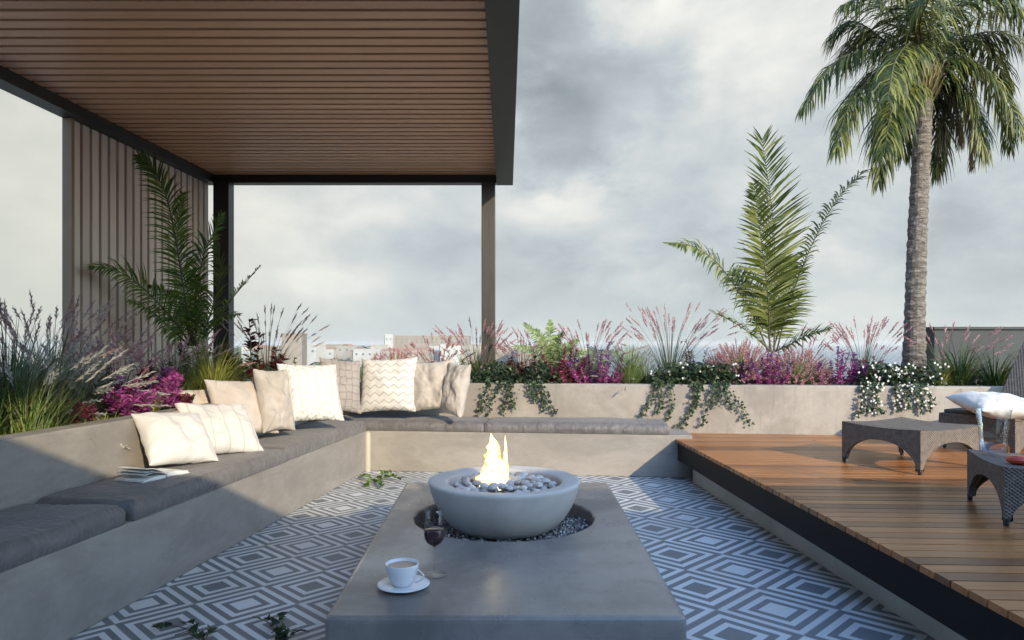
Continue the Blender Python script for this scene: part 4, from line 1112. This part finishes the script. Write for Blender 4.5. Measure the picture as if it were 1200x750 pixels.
sh(700, .72, 408, 78, 'violet flower spikes in the middle of the far planter', L_mag, 900, .045, m2=L_purple, spikes=14)
sh(722, .72, 430, 30, 'small magenta flowers before the bright tuft grass', L_mag, 300, .04)
sh(868, .74, 430, 34, 'small violet flowers in front of the larger rose dome', L_mag, 360, .04, m2=L_purple)
sh(900, .66, 408, 54, 'magenta flower spikes between the two rose domes', L_mag, 700, .045, m2=L_purple, spikes=12)
sh(985, .72, 408, 56, 'violet magenta flower bush right of the smaller dome', L_mag, 800, .048, m2=L_purple, spikes=12)
sh(610, .85, 415, 50, 'dark red leaved shrub among the ivy beside the post', L_dred, 420, .06)
sh(1022, .95, 412, 34, 'small crimson leaved plant behind the white flowered ivy', L_magred, 300, .05)
sh(812, 1.25, 402, 40, 'crimson leaved shrub mostly behind the dark ivy', L_dred, 260, .05)
# fern
pf = BP(645, 1.05); fn = thing('fern', 'light green feathery fern above the dark ivy', 'fern', tuple(pf))
for (dx, yt, dz) in ((-32, 378, 0), (-18, 385, -.2), (0, 374, .1), (16, 388, -.3), (34, 398, 0), (48, 412, -.2), (-44, 405, -.2), (-8, 398, -.4), (26, 408, -.4), (10, 392, .2)):
    frond(fn, [pf, D(645+dx*.35, (yt+440)/2-6, pf.y+dz*.5), D(645+dx*1.0, yt, pf.y+dz)], L_fern, 34, .10, .016, (.1*dx/30, -1, .5), .3, (1.2, .8), .004, .1)

def ivyleaf(mb, p, d, n_, s):
    d = d.normalized(); sd = d.cross(n_); sd = sd.normalized() if sd.length > 1e-4 else d.orthogonal(); mb.r = G.random(); u = sd.cross(d)
    mb.face([p, p+sd*s*.45-d*s*.05, p+sd*s*.30+d*s*.45+u*s*.08, p+d*s, p-sd*s*.30+d*s*.45+u*s*.08, p-sd*s*.45-d*s*.05])
def floret(mb, q, s):
    mb.mi = 1
    for k in range(5):
        a = k*2*PI/5+G.random(); leafq(mb, q, Vector((math.cos(a), -.3, math.sin(a))), Vector((0, -1, .2)), s, s*.8)
    mb.mi = 0
def ivy(px, l, wpx, H, vines, label, flowers=0, m=L_ivy, n=900, ls=.040):
    p = BP(px, l); r = thing('ivy_plant', label, 'ivy', tuple(p), 0, 'ivy plants hanging over the far planter wall'); b = MB()
    W = wpx*p.y/800
    for i in range(n):
        x = G.uniform(-W/2, W/2); y = G.uniform(-.24, .14); z = G.uniform(.0, H)*(1-(2*x/W)**2*.6); d = rv()+Vector((0, -.6, -.2)); ivyleaf(b, Vector((x, y, z)), d, rv()+Vector((0, -.3, 1)), ls*G.uniform(.6, 1.2))
    if flowers:
        for i in range(flowers):
            x = G.uniform(-W/2, W/2); floret(b, Vector((x, -.25+G.uniform(-.03, .12), G.uniform(.02, H*1.05))), .013)
    b.build('foliage', m, r).data.materials.append(L_wflower)
    for (vx, endx, yend) in vines:
        st = MB(); lf_ = MB(); k0 = BP(vx, BD+.06, HB+.012); e = BP(endx, BD-.03); e.z = CAMH-(yend-402)*e.y/800; e = max(e, e, key=lambda q: 0)
        top = BP(vx, BD-.025, HB-.02); mid = top.lerp(e, .5)+Vector((G.uniform(-.05, .05), -.01, 0))
        pts = catmull([p+Vector(((vx-px)*p.y/800*.6, 0, .04)), k0, top, mid, e], 36); pts = [q-p for q in pts]; st.tube(pts, .0025, 5)
        for i in range(6, 37):
            for s_i in range(2):
                q = pts[i]+Vector((G.gauss(0, .016), -abs(G.gauss(0, .010)), G.gauss(0, .012))); d = Vector((G.uniform(-1, 1), -.35, G.uniform(-.9, .5))); ivyleaf(lf_, q, d, Vector((G.uniform(-.5, .5), -1, .3)), ls*G.uniform(.5, .95))
            if flowers > 40 and G.random() < .38: floret(lf_, pts[i]+Vector((G.uniform(-.05, .05), -.03, G.uniform(-.02, .02))), .012)
        v_ = st.build('vine', L_stem, r); lf_.build('vine_leaves', m, v_).data.materials.append(L_wflower)
    return r
ivy(582, .72, 62, .29, [(572, 560, 484), (586, 570, 487), (598, 590, 484), (594, 604, 478)], 'dark ivy beside the pergola post with vines reaching the bench cushion')
ivy(632, .70, 50, .29, [(622, 634, 470), (634, 652, 484), (630, 640, 480)], 'dark ivy below the light fern, hanging in one tapering strand')
ivy(788, .70, 60, .29, [(768, 752, 486), (775, 770, 482), (785, 778, 496)], 'dark ivy below the tallest pink grass, left of its two neighbours', 14)
ivy(815, .72, 50, .29, [(812, 800, 500), (820, 794, 503), (815, 812, 478)], 'dark ivy left of the larger rose dome, vines down to the deck corner', 8)
ivy(838, .70, 44, .29, [(836, 822, 500), (842, 838, 474), (850, 876, 496), (848, 862, 478)], 'dark ivy at the foot of the larger rose dome, one vine swinging right', 6)
ivy(1022, .72, 60, .29, [(1012, 1006, 488), (1022, 1016, 482), (1028, 1032, 484)], 'white flowered ivy left of the tall palm, over the planter wall', 45)
ivy(1062, .72, 60, .29, [(1050, 1052, 480), (1060, 1063, 478), (1072, 1080, 482), (1080, 1088, 480)], 'white flowered ivy in front of the tall palm trunk', 45)

# ---- left planter
gr(10, -.95, 372, 'tall grey plumed grass at the left edge', 300, .010, L_greygrass, .5, 46, L_mauve, 362, .6, .15, .013, left=True, base=.14)
gr(58, -1.15, 385, 'tall mauve plumed grass beside the slatted screen', 320, .009, L_greygrass, .5, 50, L_mauve, 368, .6, .15, .013, left=True, base=.14)
gr(-25, -.9, 390, 'dark grass cut by the left edge of the picture', 260, .010, L_dgrass, .6, left=True, base=.14)
gr(45, -.8, 440, 'low dark green grass in front of the grey plumes', 340, .009, L_dgrass, .8, left=True, base=.12)
gr(88, -1.0, 432, 'silver plumed grass leaning right beside the dark red shrub', 200, .008, L_greygrass, .7, 60, L_whitep, 422, .95, .17, .018, left=True, pdroop=.9)
gr(120, -1.35, 440, 'mauve plumed grass in front of the slatted screen foot', 160, .007, L_greygrass, .6, 44, L_mauve, 398, .75, .13, .012, left=True)
gr(178, -1.5, 432, 'mauve plumed grass under the young palm', 140, .007, L_grass, .6, 36, L_mauve, 402, .75, .13, .012, left=True)
gr(60, -.72, 482, 'low straw green grass along the bench back', 230, .005, L_ygrass, 1.1, left=True, droop=1.6, base=.2)
gr(110, -.72, 478, 'low straw green grass before the magenta shrub', 200, .005, L_ygrass, 1.1, left=True, droop=1.6, base=.16)
gr(10, -.72, 490, 'low yellow green grass at the near end of the planter', 200, .005, L_ygrass, 1.1, left=True, droop=1.6, base=.16)
gr(248, -.85, 378, 'bright yellow green grass behind the beige cushions', 420, .008, L_ygrass, .8, left=True, droop=1.2)
gr(215, -.95, 425, 'dark green grass between magenta shrub and yellow grass', 260, .008, L_dgrass, .8, left=True, droop=1.2)
gr(30, -.78, 425, 'feathery pale green grass near the left edge behind the low dark grass', 260, .006, L_tuft, .65, 40, L_whitep, 418, .8, .13, .014, left=True, base=.12)
gr(135, -.95, 425, 'pale feathery grass left of the magenta shrubs', 170, .006, L_greygrass, .6, 34, L_pink, 410, .7, .12, .012, left=True)
gr(205, -1.15, 405, 'pink plumed grass in front of the young palm by the screen', 120, .006, L_greygrass, .5, 34, L_pink, 396, .6, .12, .012, left=True)
gr(313, -1.0, 396, 'tall grey plumed grass right of the black post', 200, .006, L_greygrass, .5, 54, L_mauve, 366, .7, .12, .011, left=True)
gr(400, -.75, 408, 'thin green grass over the bench corner', 70, .006, L_grass, .45, left=True)
gr(428, .75, 420, 'thin green grass left of the chevron cushion', 60, .006, L_grass, .5)
gr(385, .95, 418, 'thin yellow green grass behind the quilted cushion', 60, .006, L_ygrass, .5)
sh(150, -.80, 446, 62, 'bright magenta leaved shrub behind the plain white cushion', L_mag, 620, .075, True, spikes=14, aspect=.36)
sh(190, -.84, 436, 54, 'taller magenta leaved shrub behind the striped white cushion', L_mag, 560, .070, True, spikes=12, aspect=.40)
gr(170, -.74, 452, 'thin green grass between the two magenta shrubs', 90, .006, L_ygrass, .6, left=True)
sh(205, -.80, 462, 36, 'small magenta leaved plant left of the yellow green grass', L_magred, 340, .05, True, spikes=7)
sh(128, -1.1, 440, 46, 'dark red leaved shrub behind the magenta shrub', L_dred, 500, .055, True, spikes=9)
sh(185, -1.2, 425, 60, 'crimson shrub in shade below the young palm', L_magred, 600, .06, True, spikes=12)
sh(88, -.85, 470, 60, 'low crimson shrub below the silver plumes', L_magred, 360, .055, True, spikes=8)
sh(262, -1.25, 405, 50, 'dark red shrub at the foot of the black post', L_dred, 420, .07, True, spikes=8)
sh(300, -.95, 378, 30, 'dark red broad leaved stem right of the black post', L_dred, 60, .11, True, spikes=3, aspect=.65)
sh(328, -.80, 402, 28, 'red broad leaved plant above the cream knit cushion', L_dred, 90, .10, True, spikes=4, aspect=.65)
sh(285, -.75, 432, 56, 'dark green leaved shrub behind the beige cushions', L_ivy, 600, .05, True, spikes=12, cat='shrub')
sh(345, -.8, 425, 50, 'green leaved shrub behind the cream knit cushion', L_ivyl, 420, .045, True, spikes=10, cat='shrub')
sh(235, -1.6, 395, 70, 'dense dark green shrub behind the young palm', L_ivy, 900, .06, True, spikes=16, cat='shrub')

# low ground cover over the soil
b = MB()
for i in range(5200):
    if i % 3: p = L(G.uniform(-.6, 7.4), G.uniform(BD+.18, 1.9), SOIL)
    else: p = L(G.uniform(-2.3, -.68), G.uniform(-5.2, 1.9), SOIL)
    leafq(b, p+Vector((0, 0, G.uniform(0, .10))), rv()+Vector((0, -.3, .6)), Vector((0, 0, 1))+rv()*.5, .06*G.uniform(.6, 1.3), .03, .1)
tag(b.build('ground_cover', L_ivy), 'low dark green ground cover between the planter plants', 'ground cover', kind='stuff')

# ---- fallen sprigs on the tiles
def sprig(pxs, label, m, ls=.05, n=26, rise=.05):
    p = P(*pxs[0], 0); r = thing('leafy_sprig', label, 'sprig', (p.x, p.y, .001), 0, 'green sprigs lying on the tiles'); b = MB(); st = MB()
    for q_ in pxs[1:]:
        q = P(*q_, 0)-p; pts = catmull([Vector((0, 0, .006)), q*.5+Vector((.01, 0, rise)), q+Vector((0, 0, .012))], 10); st.tube(pts, .002, 5)
        for i in range(n):
            f = G.uniform(.1, 1); c = pts[min(10, int(f*10))]; d = Vector((G.uniform(-1, 1), G.uniform(-1, 1), G.uniform(.0, .5))); ivyleaf(b, c, d, Vector((0, 0, 1))+rv()*.4, ls*G.uniform(.6, 1.2))
    st.build('stems', L_stem, r); b.build('foliage', m, r)
sprig([(440, 566), (418, 562), (458, 556), (470, 564), (428, 573), (448, 574)], 'light green leafy sprig in the sunlit corner by the bench', L_ivyl, .055, 14)
sprig([(240, 752), (178, 738), (210, 732), (205, 748), (248, 746)], 'dark green sprig at the bottom edge, left of its neighbour', L_ivy, .036, 6, .035)
sprig([(330, 756), (296, 726), (312, 728), (326, 724), (338, 738), (362, 744), (318, 745)], 'dark green sprig near the table corner at the bottom edge', L_ivy, .036, 6, .035)

# ---- sea air
mh = bpy.data.materials.new('sea air'); mh.use_nodes = True; nt = mh.node_tree; nt.nodes.clear()
pv = nt.nodes.new('ShaderNodeVolumePrincipled'); pv.inputs['Color'].default_value = (.95, .93, .88, 1); pv.inputs['Density'].default_value = .00022; pv.inputs['Anisotropy'].default_value = .1
om = nt.nodes.new('ShaderNodeOutputMaterial'); nt.links.new(pv.outputs[0], om.inputs['Volume'])
b = MB(); b.box(-9000, 9000, -9000, 9000, -23.5, 12)
tag(b.build('haze', mh), kind='stuff')
